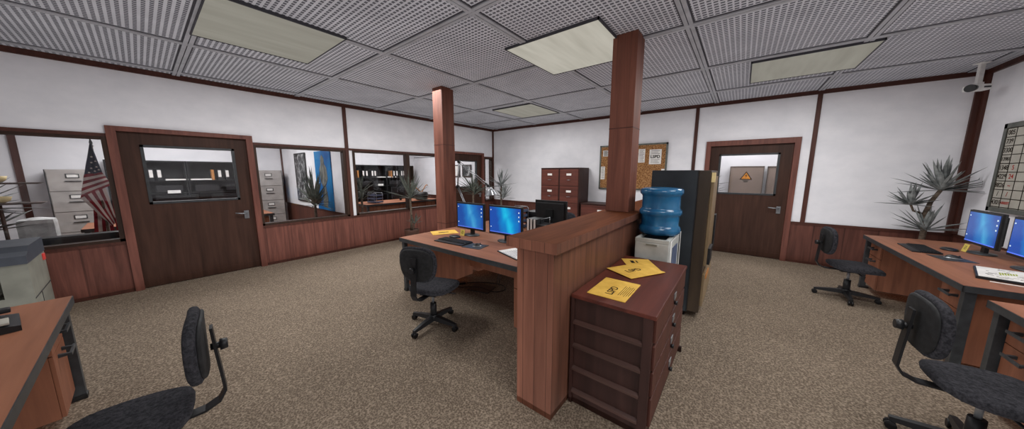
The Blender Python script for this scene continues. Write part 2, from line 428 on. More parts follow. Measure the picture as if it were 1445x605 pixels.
# door 2
c = MB(); c.box(5.76, 5.84, -.03, T + .02, 0, 2.21); c.box(7.05, 7.13, -.03, T + .02, 0, 2.21); c.box(5.84, 7.05, -.03, T + .02, 2.115, 2.21)
d2 = struct('door_2', c, M['casing'])
l = MB(); l.box(5.84, 5.99, .03, .075, .01, 2.115); l.box(6.885, 7.05, .03, .075, .01, 2.115); l.box(5.99, 6.885, .03, .075, .01, 1.18); l.box(5.99, 6.885, .03, .075, 1.955, 2.115)
l.box(5.84, 7.05, .026, .03, .01, .11); l.build('door_leaf', M['door'], d2)
f = MB(); f.box(5.99, 6.02, .02, .085, 1.18, 1.955); f.box(6.855, 6.885, .02, .085, 1.18, 1.955); f.box(5.99, 6.885, .02, .085, 1.18, 1.21); f.box(5.99, 6.885, .02, .085, 1.925, 1.955)
f.build('window_frame', M['darkmetal'], d2)
MB().box(6.02, 6.855, .05, .054, 1.21, 1.925).build('glass_pane', M['glass'], d2)
h = MB(); h.box(6.92, 6.98, .012, .03, .855, .985, .006); h.cyl((6.95, .02, .955), (6.95, -.035, .955), .011); h.tube([(6.96, -.035, .955), (6.88, -.037, .957), (6.80, -.03, .965)], .010)
h.build('door_handle', M['chrome'], d2)
# right wall, front wall
m = MB(); m.box(W, W + T, YF, T, .73, H); struct('wall_right', m, M['wallwhite'])
m = MB(); m.box(W, W + T, YF, T, 0, .69); struct('trim_8', m, M['panel_y'])
m = MB(); m.box(W - .014, W + T, YF, -.015, .69, .735); m.box(W - .03, W, YF, -.03, 2.885, H); m.box(W - .012, W + T, YF, -.015, 0, .045); struct('trim_9', m, M['trim'])
struct('wall_front', MB().box(XL - .1, W + .1, YF - .1, YF, 0, H), M['wallwhite'])
# offices beyond the glass: far wall, dividing wall, their panelling
struct('wall_office_far', MB().box(XL - .1, XL, YF, T, 0, H), M['wallwhite'])
m = MB(); m.box(XL, -T, -4.45, -4.37, .72, H); m.box(XL, 0, 0, T, 2.19, H); struct('wall_office_dividing', m, M['wallwhite'])
m = MB(); m.box(XL, -T, -4.455, -4.365, 0, .69); struct('trim_10', m, M['panel_x'])
m = MB(); m.box(XL, -T, -4.465, -4.355, .69, .72); struct('trim_11', m, M['trim'])
m = MB(); m.box(XL, XL + .03, -4.49, -4.45, .72, H); m.box(XL, XL + .03, -8.56, -8.48, 0, H); struct('trim_12', m, M['trimz'])
# service room behind door 2
m = MB(); m.box(4.6, 8.2, BK, BK + T, 0, H); m.box(4.5, 4.6, T, BK, 0, H); m.box(8.2, 8.3, T, BK, 0, H)
struct('wall_service', m, M['wallwhite'])

# ------------------------------------------------------------------ columns and partition
def column(x0, x1, z0, label, cut):
    t = thing('wooden_column', label, 'column', ((x0 + x1) / 2, -3.915, z0), 0, None)
    w = (x1 - x0) / 2
    MB().box(-w, w, -.12, .12, 0, H - z0, .004).build('shaft', M['column'], t)
    j = MB()
    for z in cut: j.box(-w - .0015, w + .0015, -.1215, .1215, z - z0 - .004, z - z0 + .004)
    j.build('board_joint', M['trimz'], t)
column(2.295, 2.53, 0, 'square reddish wood column on the floor behind the middle desk', (2.05, .75))
column(5.235, 5.475, 1.192, 'square reddish wood column standing on the half-height partition', (2.05,))
pt = thing('partition', 'half-height reddish board partition with thick wooden cap between the desks and the cabinet', 'partition', (5.385, -5.65, 0))
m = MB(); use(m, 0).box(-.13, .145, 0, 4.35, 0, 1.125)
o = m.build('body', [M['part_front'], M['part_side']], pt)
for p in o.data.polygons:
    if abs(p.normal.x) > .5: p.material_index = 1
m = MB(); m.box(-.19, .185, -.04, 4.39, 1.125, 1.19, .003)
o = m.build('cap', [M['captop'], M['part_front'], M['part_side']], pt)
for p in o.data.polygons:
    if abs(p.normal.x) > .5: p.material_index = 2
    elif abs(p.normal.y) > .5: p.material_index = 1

# ------------------------------------------------------------------ ceiling lights
def clight(x0, x1, y0, y1, label, mat='lightpanel'):
    t = thing('ceiling_light', label, 'ceiling light', ((x0 + x1) / 2, (y0 + y1) / 2, H))
    a, b = (x1 - x0) / 2, (y1 - y0) / 2
    f = MB(); e = .012
    for q in ((-a, a, -b, -b + e), (-a, a, b - e, b), (-a, -a + e, -b, b), (a - e, a, -b, b)): f.box(*q, -.026, 0)
    f.build('frame', M['griddark'], t)
    MB().box(-a + e, a - e, -b + e, b - e, -.022, -.002).build('diffuser', M[mat], t)
clight(2.0, 3.02, -2.25, -1.15, 'small far ceiling light panel near the room corner')
clight(4.21, 5.27, -4.50, -3.45, 'brightest ceiling light panel touching the partition column', 'lightpanelbright')
clight(6.34, 7.40, -2.32, -1.29, 'ceiling light panel in front of the warning-sign door')
clight(2.03, 3.12, -6.67, -5.68, 'ceiling light panel nearest the left door')

# ------------------------------------------------------------------ desks
def make_desk(label, group=None, modesty_full=False):
    t = thing('office_desk', label, 'desk', (0, 0, 0), 0, group); L, D = 2.35, .96
    m = MB(); m.box(.004, L - .004, .004, D - .004, .712, .742, .002); m.build('desk_top', M['desktop'], t)
    m = MB(); m.box(0, L, 0, .008, .69, .74); m.box(0, L, D - .008, D, .69, .74); m.box(0, .008, 0, D, .69, .74); m.box(L - .008, L, 0, D, .69, .74)
    m.box(.008, L - .008, .008, D - .008, .69, .711)
    m.build('edge_band', M['darkmetal'], t)
    for x in (.02, L - .08):
        for y, s in ((.025, -1), (D - .085, 1)):
            l = MB(); l.box(x, x + .055, y, y + .055, .0, .69, .003)
            l.box(x - .006, x + .061, y - .004, y + .085 if s < 0 else y + .06, 0, .03, .003)
            l.build('leg', M['darkmetal'], t)
    for x0 in (.085, L - .46):
        p = MB(); p.box(x0, x0 + .375, .08, .90, .09, .688); ped = p.build('pedestal', M['deskside'], t)
        for z0, z1, zh in ((.50, .682, .605), (.095, .494, .45)):
            d = MB(); d.box(x0 + .004, x0 + .371, .062, .0795, z0, z1, .003); dr = d.build('drawer', M['deskside'], ped)
            hh = MB(); cx = x0 + .19
            hh.prism([(.062, zh + .01), (.02, zh + .004), (.02, zh - .008), (.062, zh - .012)], 'x', cx - .075, cx - .055)
            hh.prism([(.062, zh + .01), (.02, zh + .004), (.02, zh - .008), (.062, zh - .012)], 'x', cx + .055, cx + .075)
            hh.box(cx - .085, cx + .085, .01, .022, zh - .01, zh + .008, .002)
            hh.build('handle', M['darkmetal'], ped)
    m = MB(); m.box(.46, L - .46, .86, .88, .22, .69); m.build('modesty_panel', M['deskside'], t)
    return t
desk = make_desk('orange-brown desk with two blue-screened monitors beside the partition, chair in front')
desk.location = (2.84, -5.075, 0)
GZ = .742
dup(desk, (5.19, -3.145, 0), PI, 'desk backing onto the middle desk, carrying the desk lamp, file trays and back-turned monitor')
dup(desk, (7.785, -.955, 0), -PI / 2, 'wooden desk by the right wall with two monitors, under the number board')
dup(desk, (7.765, -3.645, 0), -PI / 2, 'desk cut off at the bottom right corner, only its top edge and drawers seen')
dup(desk, (5.08, -7.51, 0), PI, 'desk cut off at the bottom left corner with a dark edge and drawer handles')
dup(desk, (-2.42, -5.42, 0), -PI / 2, 'desk inside the left office seen through its windows')
dup(desk, (-2.42, -1.1, 0), -PI / 2, 'desk inside the far office behind the two narrow windows')

# ------------------------------------------------------------------ task chairs (face +Y)
def rpad(w, d, t_, n=28, p=3.2, bulge=.012):
    """superellipse slab, w x d, thickness t_, softly rounded edge, centred; flat in XY"""
    b = bmesh.new(); rows = [(1 - .10, -t_ / 2), (1 - .02, -t_ * .32), (1, 0), (1 - .02, t_ * .30), (1 - .10, t_ / 2), (.55, t_ / 2 + bulge)]
    rings = []
    for s_, z in rows:
        rg = []
        for k in range(n):
            a = 2 * PI * k / n; c, s2 = math.cos(a), math.sin(a)
            x = math.copysign(abs(c) ** (2 / p), c) * w / 2 * s_; y = math.copysign(abs(s2) ** (2 / p), s2) * d / 2 * s_
            rg.append(b.verts.new((x, y, z)))
        rings.append(rg)
    for A, B in zip(rings, rings[1:]):
        for k in range(n): b.faces.new((A[k], A[(k + 1) % n], B[(k + 1) % n], B[k]))
    b.faces.new(list(reversed(rings[0]))); b.faces.new(rings[-1])
    return b
def make_chair(label):
    t = thing('office_chair', label, 'chair')
    # seat: waterfall front, dished
    b = rpad(.47, .47, .06)
    for v in b.verts:
        y = v.co.y; v.co.z += -.035 * max(0, (y - .10) / .135) ** 2 + .02 * max(0, (-y - .1) / .135) ** 2 - (.010 if v.co.z > .03 else 0)
        v.co.x *= 1 - .10 * max(0, -y / .235)
    b.transform(Matrix.Translation((0, .035, .425)))
    m = MB(); m._merge(b, None, True); m.build('seat', M['fabric'], t)
    # backrest
    b = rpad(.41, .35, .045)
    for v in b.verts:
        v.co.z += .35 * v.co.x ** 2            # curve round the sitter
        v.co.x *= 1 - .12 * max(0, -v.co.y / .175)
    b.transform(TR(0, -.235, .735, rx=PI / 2 + .02) @ Matrix.Rotation(PI, 4, 'Y'))
    # pad normal now points forward (+Y)
    m = MB(); m._merge(b, None, True); bk = m.build('backrest', M['fabric'], t)
    b = rpad(.37, .31, .02)
    for v in b.verts: v.co.z += .35 * v.co.x ** 2; v.co.x *= 1 - .12 * max(0, -v.co.y / .155)
    b.transform(TR(0, -.262, .735, rx=PI / 2 + .02) @ Matrix.Rotation(PI, 4, 'Y'))
    m = MB(); m._merge(b, None, True); m.build('back_shell', M['fabricback'], bk)
    # J shaped flat strip
    pts = [(.06, .375), (-.14, .372), (-.23, .375), (-.285, .40), (-.312, .45), (-.306, .56), (-.298, .68), (-.292, .81)]
    m = MB(); n = len(pts)
    L1 = []; L2 = []
    for i, (y, z) in enumerate(pts):
        a = Vector(pts[max(0, i - 1)]); c = Vector(pts[min(n - 1, i + 1)]); d = (c - a).normalized(); nn = Vector((-d.y, d.x)) * .006
        L1.append((y + nn.x, z + nn.y)); L2.append((y - nn.x, z - nn.y))
    for i in range(n - 1):
        m.prism([L1[i], L1[i + 1], L2[i + 1], L2[i]], 'x', -.03, .03)
    m.build('back_bracket', M['black'], t)
    m = MB(); m.cyl((0, -.28, .70), (0, -.33, .70), .017, .017); m.cyl((0, -.315, .70), (0, -.345, .70), .03, .026); m.build('knob', M['black'], t)
    m = MB(); use(m, 0).box(-.09, .09, -.1, .1, .36, .392, .006); m.cyl((.08, .03, .372), (.24, .05, .36), .007, seg=8); m.build('seat_mechanism', M['black'], t)
    m = MB(); m.cyl((0, 0, .24), (0, 0, .37), .014); m.build('gas_lift', M['chrome'], t)
    m = MB(); m.cyl((0, 0, .09), (0, 0, .25), .035, .032); m.cyl((0, 0, .065), (0, 0, .125), .05, .042); m.build('hub', M['black'], t)
    for k in range(4):
        a = PI / 2 * k - .15; R = Matrix.Rotation(a, 4, 'Z')
        m = MB()
        b = bmesh.new()
        vs = []
        for (x, w, z0, z1) in ((.03, .03, .065, .115), (.16, .024, .06, .10), (.285, .018, .055, .08)):
            vs.append([b.verts.new((x, -w, z0)), b.verts.new((x, w, z0)), b.verts.new((x, w * .8, z1)), b.verts.new((x, -w * .8, z1))])
        for A, B in zip(vs, vs[1:]):
            for q in range(4): b.faces.new((A[q], A[(q + 1) % 4], B[(q + 1) % 4], B[q]))
        b.faces.new(list(reversed(vs[0]))); b.faces.new(vs[-1])
        bmesh.ops.recalc_face_normals(b, faces=b.faces)
        m._merge(b, R); lg = m.build('leg', M['black'], t)
        m = MB(); c = R @ Vector((.275, 0, .027))
        tt = R @ Vector((0, .022, 0))
        m.cyl(c - tt, c - tt * .25, .026, seg=14); m.cyl(c + tt * .25, c + tt, .026, seg=14); m.cyl(c, c + Vector((0, 0, .045)), .008, seg=8)
        m.build('caster', M['black'], lg)
    return t
chair = make_chair('charcoal office chair in front of the middle desk, seen from behind')
chair.location = (3.94, -5.37, 0); chair.rotation_euler.z = math.radians(20)
dup(chair, (7.55, -1.69, 0), -PI / 2 + .14, 'charcoal office chair in front of the right desk near the warning-sign door')
dup(chair, (7.52, -4.40, 0), -PI / 2 + .02, 'large foreground office chair at the bottom right corner')
dup(chair, (4.235, -7.275, 0), PI - .13, 'foreground office chair at the bottom left, seen edge-on')
dup(chair, (3.95, -2.75, 0), PI - .2, 'office chair behind the back-turned monitor, mostly hidden')

# ------------------------------------------------------------------ monitors (screen faces -Y; origin on the desk under the neck)
def make_monitor(label, scr):
    t = thing('computer_monitor', label, 'monitor')
    w, h, z0 = .265, .365, .085
    m = MB(); m.box(-w, w, -.02, .012, z0, z0 + h, .005)
    m.box(-w + .03, w - .03, .012, .034, z0 + .04, z0 + h - .03, .012)
    cs = m.build('casing', M['black'], t)
    m = MB()
    m.box(-w - .002, w + .002, -.004, .008, z0 - .002, z0 + h + .002); m.build('silver_rim', M['darkmetal'], cs)
    m = MB(); m.box(-.06, .06, .034, .05, z0 + .12, z0 + .24, .004); m.build('mount_plate', M['blackmat'], cs)
    m = MB(); m.box(-w + .02, w - .02, -.0225, -.0205, z0 + .025, z0 + h - .02); sc = m.build('screen', scr, t)
    m = MB()
    for i in range(3):
        z = z0 + h - .075 - .05 * i; m.box(w - .052, w - .037, -.0245, -.0228, z, z + .015)
    for z in (z0 + h - .065, z0 + .085): m.box(-w + .035, -w + .047, -.0245, -.0228, z, z + .012)
    m.build('desktop_icons', M['icon'], sc)
    m = MB(); m.box(-w + .02, w - .02, -.0245, -.0226, z0 + .025, z0 + .036); m.build('taskbar', M['taskbar'], sc)
    m = MB(); m.box(-.032, .032, .012, .04, .012, z0 + .1, .004); m.build('neck', M['black'], t)
    m = MB(); m.lathe([(.10, 0), (.105, .004), (.1, .012), (.03, .016)], (0, .01, 0), 30, 1.2, .85); m.build('base', M['darkmetal'], t)
    return t
mA = make_monitor('left of two blue monitors on the middle desk, sticky note at its foot', M['screenA'])
mA.location = (3.50, -4.38, GZ)
mB = make_monitor('bright cyan monitor on the middle desk, partly behind the partition cap', M['screenB'])
mB.location = (4.115, -4.38, GZ)
dup(mA, (8.44, -1.68, GZ), -PI / 2, 'farther monitor on the right desk, blue screen, sticky note at its foot')
dup(mB, (8.44, -2.36, GZ), -PI / 2, 'nearer monitor on the right desk, cut by the picture edge')
dup(mA, (4.19, -3.42, GZ), PI, 'monitor with its black back turned, beyond the partition')
dup(mA, (-2.0, -6.72, GZ - .02), -PI / 2, 'black monitor seen from behind through the left door glass, nearer the flag')
dup(mA, (-2.0, -6.0, GZ - .02), -PI / 2, 'black monitor seen from behind through the left door glass, nearer the door handle')
dup(mA, (-2.0, -2.15, GZ - .02), -PI / 2, 'black monitor on the far office desk beside the file trays')

# keyboards, mice, pads, pucks, notes
def make_keyboard(label):
    t = thing('computer_keyboard', label, 'keyboard')
    m = MB(); m.box(-.24, .24, -.035, .10, .002, .018, .004); m.box(-.24, .24, -.10, -.037, .0, .012, .004); m.build('body', M['black'], t)
    m = MB()
    for r in range(5):
        for c in range(19):
            m.box(-.228 + c * .0242, -.208 + c * .0242, -.028 + r * .0245, -.0075 + r * .0245, .018, .023)
    m.build('keys', M['blackmat'], t)
    return t
kb = make_keyboard('black keyboard with wrist rest on the middle desk')
kb.location = (3.61, -4.80, GZ); kb.rotation_euler.z = .06
dup(kb, (8.02, -1.76, GZ), -PI / 2 - .05, 'black keyboard with wrist rest on the right desk')
def make_mouse(label):
    t = thing('computer_mouse', label, 'mouse')
    b = bmesh.new(); bmesh.ops.create_uvsphere(b, u_segments=18, v_segments=10, radius=1)
    for v in b.verts:
        v.co = Vector((v.co.x * .032, v.co.y * .055, max(0, v.co.z) * .034 * (1 - .25 * v.co.y)))
    m = MB(); m._merge(b, None, True); m.build('shell', M['black'], t)
    b = bmesh.new(); bmesh.ops.create_uvsphere(b, u_segments=18, v_segments=8, radius=1)
    for v in b.verts: v.co = Vector((v.co.x * .038, v.co.y * .061, max(0, v.co.z) * .016))
    m = MB(); m._merge(b, None, True); m.build('silver_skirt', M['chrome'], t)
    m = MB(); m.cyl((-.003, .03, .028), (.003, .03, .028), .007, seg=10); m.build('scroll_wheel', M['darkmetal'], t)
    return t
PADT = .004
ms = make_mouse('black and silver mouse on the middle desk mouse pad')
ms.location = (4.0, -4.76, GZ + PADT); ms.rotation_euler.z = -.6
dup(ms, (8.12, -2.16, GZ + PADT), -PI / 2 - .4, 'black and silver mouse on the right desk mouse pad')
def pad(x, y, rz, label):
    m = MB(); m.box(-.125, .125, -.105, .105, 0, PADT, .001); tag(m.build('mouse_pad', M['darkmetal'], None, (x, y, GZ), rz), label, 'mouse pad')
pad(3.98, -4.78, .18, 'dark grey mouse pad under the mouse on the middle desk')
pad(8.10, -2.18, -PI / 2 + .15, 'dark grey mouse pad under the mouse on the right desk')
def puck(x, y, label, rz=0):
    t = thing('desk_pad_device', label, 'device', (x, y, GZ), rz)
    m = MB(); m.lathe([(.07, 0), (.075, .006), (.062, .02), (.03, .025)], (0, 0, 0), 20, 1.25, .8); m.build('body', M['black'], t)
    m = MB(); m.box(-.03, .03, -.018, .018, .024, .028, .001); m.build('top_plate', M['darkmetal'], t)
puck(3.41, -4.60, 'small flat black device beside the folder on the middle desk')
puck(8.27, -1.62, 'small flat black device behind the keyboard on the right desk', PI / 2)
def sticky(x, y, rz, label):
    t = thing('sticky_note', label, 'sticky note', (x, y, GZ), rz)
    m = MB(); m.rbox(0, 0, .042, .078, .003, .085, -.22); m.build('paper', M['sticky'], t)
    m = MB()
    for i, (w, z) in enumerate(((.035, .06), (.05, .044), (.03, .03))): m.rbox(0, -.002 - (z - .042) * -.22, z, w, .002, .005, -.22)
    m.build('scribble', M['ink'], t)
sticky(3.42, -4.47, .05, 'yellow sticky note standing at the foot of the left middle monitor')
sticky(8.37, -1.62, -PI / 2 + .05, 'yellow sticky note standing at the foot of the farther right monitor')

# manila envelopes
def envelope(x, y, z, w, h, rz, label, txt=True, lines=True, tx=0, mirror=0):
    t = thing('manila_envelope', label, 'envelope', (x, y, z), rz)
    m = MB(); m.box(-w / 2, w / 2, -h / 2, h / 2, 0, .004, .001); m.build('paper', M['yellow'], t)
    if txt: text('printed_lettering', 'LSPD', .068, M['ink'], t, TR(tx, .0, .0045, 0, 0, mirror), .0004, .001)
    if lines:
        m = MB()
        for i in range(6): m.box(-.1 + .01 * (i % 3), .09 - .015 * (i % 2), -.055 - .012 * i, -.052 - .012 * i, .004, .0046)
        m.build('printed_lines', M['ink'], t)
    return t
CZ = .80
envelope(5.745, -5.175, CZ, .36, .25, PI / 2, 'manila envelope lettered LSPD lying nearest the camera on the cabinet top', tx=-.045)
e3 = envelope(5.745, -4.515, CZ, .36, .24, math.radians(121), 'lower manila envelope at the back of the cabinet top, with a black stamp', False, False)
m = MB(); m.box(.05, .12, .03, .06, .004, .0048); m.box(.06, .12, -.0, .012, .004, .0048); m.build('black_stamp', M['ink'], e3)
envelope(5.752, -4.70, CZ + .0055, .36, .27, math.radians(61), 'manila envelope lettered LSPD lying across the other one on the cabinet top', True, False, tx=-.02)
fo = envelope(3.055, -4.49, GZ, .36, .27, math.radians(62), 'manila folder lying flat by the left end of the middle desk', False, False)
m = MB(); m.box(-.08, .06, -.02, .02, .004, .0048); m.build('printed_emblem', M['ink'], fo)

# ------------------------------------------------------------------ foreground cabinet (drawers face +X)
t = thing('drawer_cabinet', 'dark mahogany drawer cabinet beside the partition with envelopes on top', 'cabinet', (5.80, -4.85, 0))
x0, x1, y0, y1 = -.255, .25, -.565, .565
m = MB(); m.box(x0, x1, y0, y1, 0, .775, .002); bodyc = m.build('carcass', M['cabside'], t)
m = MB(); m.box(x0, x1 + .018, y0 - .018, y1 + .012, .775, .80, .006); m.build('top', M['cabtop'], t)
m = MB()
for z in (.60, .43, .262, .092):
    m.prism([(y0 + .001, z + .022), (y0 - .022, z + .010), (y0 - .022, z - .004), (y0 + .001, z - .006)], 'x', x0 + .02, x1 - .05)
m.build('side_ledges', M['ledge'], t)
for q in ((x0, x0 + .022), (x1 - .05, x1)): MB().box(q[0], q[1], y0 - .016, y0 + .002, 0, .775).build('corner_post', M['cabside'], t)
m = MB()
m.box(x0 - 0, x1 + .03, y1 - .01, y1 + .012, 0, .05)
m.build('plinth', M['cabside'], t)
for i, (a, b) in enumerate(((.615, .765), (.44, .60), (.27, .43), (.07, .26))):
    for c0, c1 in ((-.55, .55),):
        d = MB(); d.box(x1, x1 + .014, c0, c1, a + .008, b, .004); dr = d.build('drawer', M['cabwood'], t)
        h = MB(); h.box(x1 + .014, x1 + .020, .0, .075, (a + b) / 2 - .0, (a + b) / 2 + .045, .002); h.build('label_holder', M['chrome'], dr)
        h = MB(); h.cyl((x1 + .014, .035, (a + b) / 2 - .03), (x1 + .036, .035, (a + b) / 2 - .03), .013, .016); h.build('knob', M['black'], dr)

# ------------------------------------------------------------------ water cooler and vending machine
t = thing('water_cooler', 'grey water cooler with a blue bottle, behind the drawer cabinet', 'water cooler', (5.757, -3.93, 0))
a, b = .147, .285
m = MB(); m.box(-a, a, -b, b, .02, .945, .012); m.build('housing', M['cooler'], t)
m = MB(); m.box(-a, a, -b, -b + .03, .945, .98, .004); m.box(-a, a, b - .03, b, .945, .98, .004); m.box(-a, -a + .03, -b + .03, b - .03, .945, .98, .004); m.box(a - .035, a, -b + .03, b - .03, .945, .98, .004)
m.build('rim', M['cooler'], t)
MB().box(-a + .03, a - .035, -b + .03, b - .03, .945, .955).build('top_tray', M['coolerdark'], t)
m = MB(); m.box(-.06, .06, -b - .006, -b + .004, .91, .94, .004); use(m, 1).box(-.048, .048, -b - .0075, -b - .004, .916, .932); m.build('grip', [M['cooler'], M['copier']], t)
m = MB(); m.box(a - .003, a + .006, -.10, .16, .25, .88, .002); m.build('side_panel', M['bluegrey'], t)
m = MB(); m.tube([(a + .012, -b + .03, .05), (a + .012, -b + .03, .97), (a + .012, b - .02, .985), (a + .012, b - .02, .05)], .005); m.build('wire_guard', M['white'], t)
prof = [(.02, .0), (.13, .004), (.165, .012), (.188, .03), (.194, .055), (.188, .08), (.176, .095), (.170, .105), (.172, .19), (.176, .20), (.190, .212), (.194, .232), (.190, .252), (.176, .264), (.172, .275), (.172, .385), (.178, .40), (.192, .412), (.195, .435), (.188, .458), (.15, .468), (.08, .462)]
t = thing('water_bottle', 'blue ribbed water bottle upside down on the cooler', 'water bottle', (5.757, -3.93, .982))
m = MB(); m.lathe(prof, seg=40); m.build('shell', M['bluewater'], t)

t = thing('vending_machine', 'tall dark vending machine beside the water cooler, seen from its side', 'vending machine', (5.56, -3.5, 0))
m = MB(); m.box(.0, .445, 0, .95, .055, 1.625, .006); m.build('cabinet', M['vendside'], t)
m = MB(); m.box(.445, .455, .0, .95, .055, 1.625); m.build('seal', M['black'], t)
m = MB(); m.box(.455, .565, 0, .95, .07, 1.622, .008); m.build('front_door', M['venddoor'], t)
m = MB(); m.box(.565, .595, .03, .55, .6, 1.56, .006); m.box(.565, .59, .03, .92, .14, .5, .006); m.build('display_window', M['venddecal'], t)
m = MB(); m.box(.565, .61, .56, .72, .7, 1.1, .004); m.build('coin_panel', M['black'], t)
MB().box(.595, .62, .03, .3, .62, .80, .006).build('delivery_flap', M['black'], t)
m = MB(); m.box(.59, .60, .1, .4, .44, .49, .003); m.build('front_strip', M['folderorange'], t)
m = MB(); m.box(.567, .60, 0.02, .08, 1.50, 1.60, .003); m.build('top_label', M['cream'], t)
for x in (.03, .40):
    for y in (.03, .88): MB().cyl((x + .015, y + .012, 0), (x + .015, y + .012, .06), .018, .022, 12).build('foot', M['black'], t)

# ------------------------------------------------------------------ back wall furniture
def drawer_stack(label, loc, n, w, dpt, hz, mats, lip=.02):
    t = thing('wooden_file_cabinet', label, 'file cabinet', loc)
    m = MB(); m.box(0, w, -dpt, 0, 0, hz - .02, .003); m.build('carcass', M['cabside'], t)
    m = MB(); m.box(.002, w - .002, -dpt - .015, 0, hz - .0195, hz, .004); m.build('top', M['cabside'], t)
    st = (hz - .06) / n
    for i in range(n):
        z0 = .025 + st * i
        m = MB(); m.box(.02, w - .02, -dpt - .012, -dpt + .002, z0 + .006, z0 + st - .006, .004); d = m.build('drawer', M['drawer_red'], t)
        m = MB(); cx = w / 2; m.box(cx - .065, cx + .065, -dpt - .018, -dpt - .011, z0 + st * .62, z0 + st * .62 + .05, .002); m.build('label_card', M['paper'], d)
        m = MB(); m.tube([(cx - .04, -dpt - .012, z0 + st * .36), (cx - .04, -dpt - .04, z0 + st * .36), (cx + .04, -dpt - .04, z0 + st * .36), (cx + .04, -dpt - .012, z0 + st * .36)], .006, 6); m.build('pull', M['chrome'], d)
    return t
drawer_stack('left of the two tall wooden file cabinets against the back wall', (2.225, -.04, 0), 4, .535, .56, 1.72, None)
drawer_stack('right of the two tall wooden file cabinets against the back wall', (2.765, -.04, 0), 4, .535, .56, 1.72, None)
t = drawer_stack('low wooden file cabinet beside the tall pair, under the cork board', (3.33, -.04, 0), 2, 1.0, .50, .87, None)
m = MB(); m.box(-.15, .15, -.1, .1, 0, .018, .002); tag(m.build('paper_pile', M['paper'], None, (4.10, -.22, .87)), 'flat pile of pale papers on top of the low wooden cabinet', 'papers')

# cork board and its sheets
t = thing('cork_board', 'grey-framed cork notice board on the back wall behind the partition column', 'notice board', (4.32, -.03, 1.72))
w, h = .75, .525
MB().box(-w + .03, w - .03, -.008, .012, -h + .03, h - .03).build('cork_panel', M['cork'], t)
m = MB(); m.box(-w, w, -.014, .014, h - .035, h); m.box(-w, w, -.014, .014, -h, -h + .035); m.box(-w, -w + .035, -.014, .014, -h, h); m.box(w - .035, w, -.014, .014, -h, h)
m.build('frame', M['boardframe'], t)
def sheet(x, z, w, h, label, txt=None):
    t = thing('pinned_sheet', label, 'paper sheet', (x, -.0395, z))
    MB().box(-w / 2, w / 2, -.001, .001, -h / 2, h / 2).build('paper', M['paper'], t)
    mt = MB()
    for i in range(9):
        zz = h * .42 - i * h * .1
        if txt and abs(zz) < h * .16: continue
        mt.box(-w * .36, w * (.36 - .12 * (i % 3 == 1)), -.0016, -.001, zz - .006, zz + .002)
    mt.build('printed_lines', M['ink'], t)
    if txt: text('printed_lettering', txt, .088, M['ink'], t, TR(0, -.0016, 0, rx=PI / 2), .0003, .003)
sheet(4.83, 1.945, .245, .32, 'pinned white sheet headed LSPD at the right of the cork board', 'LSPD')
sheet(4.545, 1.975, .14, .30, 'narrow pinned sheet on the cork board just right of the column')
sheet(3.66, 1.59, .10, .31, 'narrow pinned sheet low at the left end of the cork board')
sheet(3.72, 2.06, .14, .14, 'small pinned sheet high at the left end of the cork board')
b_ = MB(); b_.box(4.97, 5.06, -.042, -.0395, 1.50, 1.68); tag(b_.build('pinned_note', M['paper']), 'pale note pinned at the right edge of the cork board', 'paper note')

# ------------------------------------------------------------------ yucca plants
def cluster(mb, c, n, ln, spread=1.25, wd=.02, seed=1, up=.35, squash=1.0):
    r = random.Random(seed)
    for i in range(n):
        az = 2 * PI * (i + r.random() * .7) / n * 3.0
        el = up + (spread - up) * 0 + r.random() * (PI / 2 - up)
        L = ln * (.72 + .38 * r.random())
        d = Vector((math.cos(az) * math.cos(el), math.sin(az) * math.cos(el) * squash, math.sin(el)))
        side = d.cross(Vector((0, 0, 1)))
        if side.length < .05: side = Vector((1, 0, 0))
        side.normalize(); nrm = side.cross(d).normalized()
        pts = []
        for k, (tt, ww) in enumerate(((0, .35), (.25, .9), (.55, 1), (.8, .6), (1, .04))):
            p = Vector(c) + d * (L * tt) - Vector((0, 0, 1)) * (.10 * L * tt * tt * math.cos(el))
            pts.append((mb.bm.verts.new(p - side * wd * ww / 2), mb.bm.verts.new(p - nrm * wd * .22 * ww), mb.bm.verts.new(p + side * wd * ww / 2)))
        for A, B in zip(pts, pts[1:]):
            for q in (0, 1):
                f = mb.bm.faces.new((A[q], A[q + 1], B[q + 1], B[q])); f.material_index = mb.mi
def yucca(label, loc, hts, trunk, ln=.4, n=34, mat='leaf', pot=True, wd=.024, seed=1, squash=1.0):
    """hts: crown centres (local); trunk: polyline"""
    t = thing('yucca_plant', label, 'potted plant', loc)
    if pot:
        m = MB(); m.lathe([(.11, 0), (.13, .02), (.165, .26), (.17, .29), (.15, .29), (.145, .27)], seg=24); pp = m.build('pot', M['pot'], t)
        MB().lathe([(.145, .255), (.14, .262), (.02, .266)], seg=20).build('soil', M['trunk'], pp)
    m = MB(); k = len(trunk); m.tube(trunk, [.032 - .012 * i / max(1, k - 1) for i in range(k)], 10)
    full = hts; hts = [h[:3] for h in full]
    for h in hts:
        base = min(trunk, key=lambda p: (Vector(p) - Vector(h)).length + (0 if p[2] < h[2] + .02 else 9))
        m.tube([base, ((base[0] + h[0]) / 2 + (h[0] - base[0]) * .25, (base[1] + h[1]) / 2, base[2] + (h[2] - base[2]) * .35), h], .013, 8)
    m.build('trunk', M['trunk'], t)
    for i, h in enumerate(hts):
        q = full[i][3] if len(full[i]) > 3 else (1.0 if i == 0 else .85); m = MB(); cluster(m, h, max(6, int(n * q)), ln * q, 1.2, wd, seed + i * 7, .05 if i else -.05, squash);
        for v in m.bm.verts:
            v.co.x = min(v.co.x, 8.82 - loc[0])
            if loc[1] < 0: v.co.y = min(v.co.y, -.02 - loc[1])
        m.build('foliage', M[mat], t)
    return t
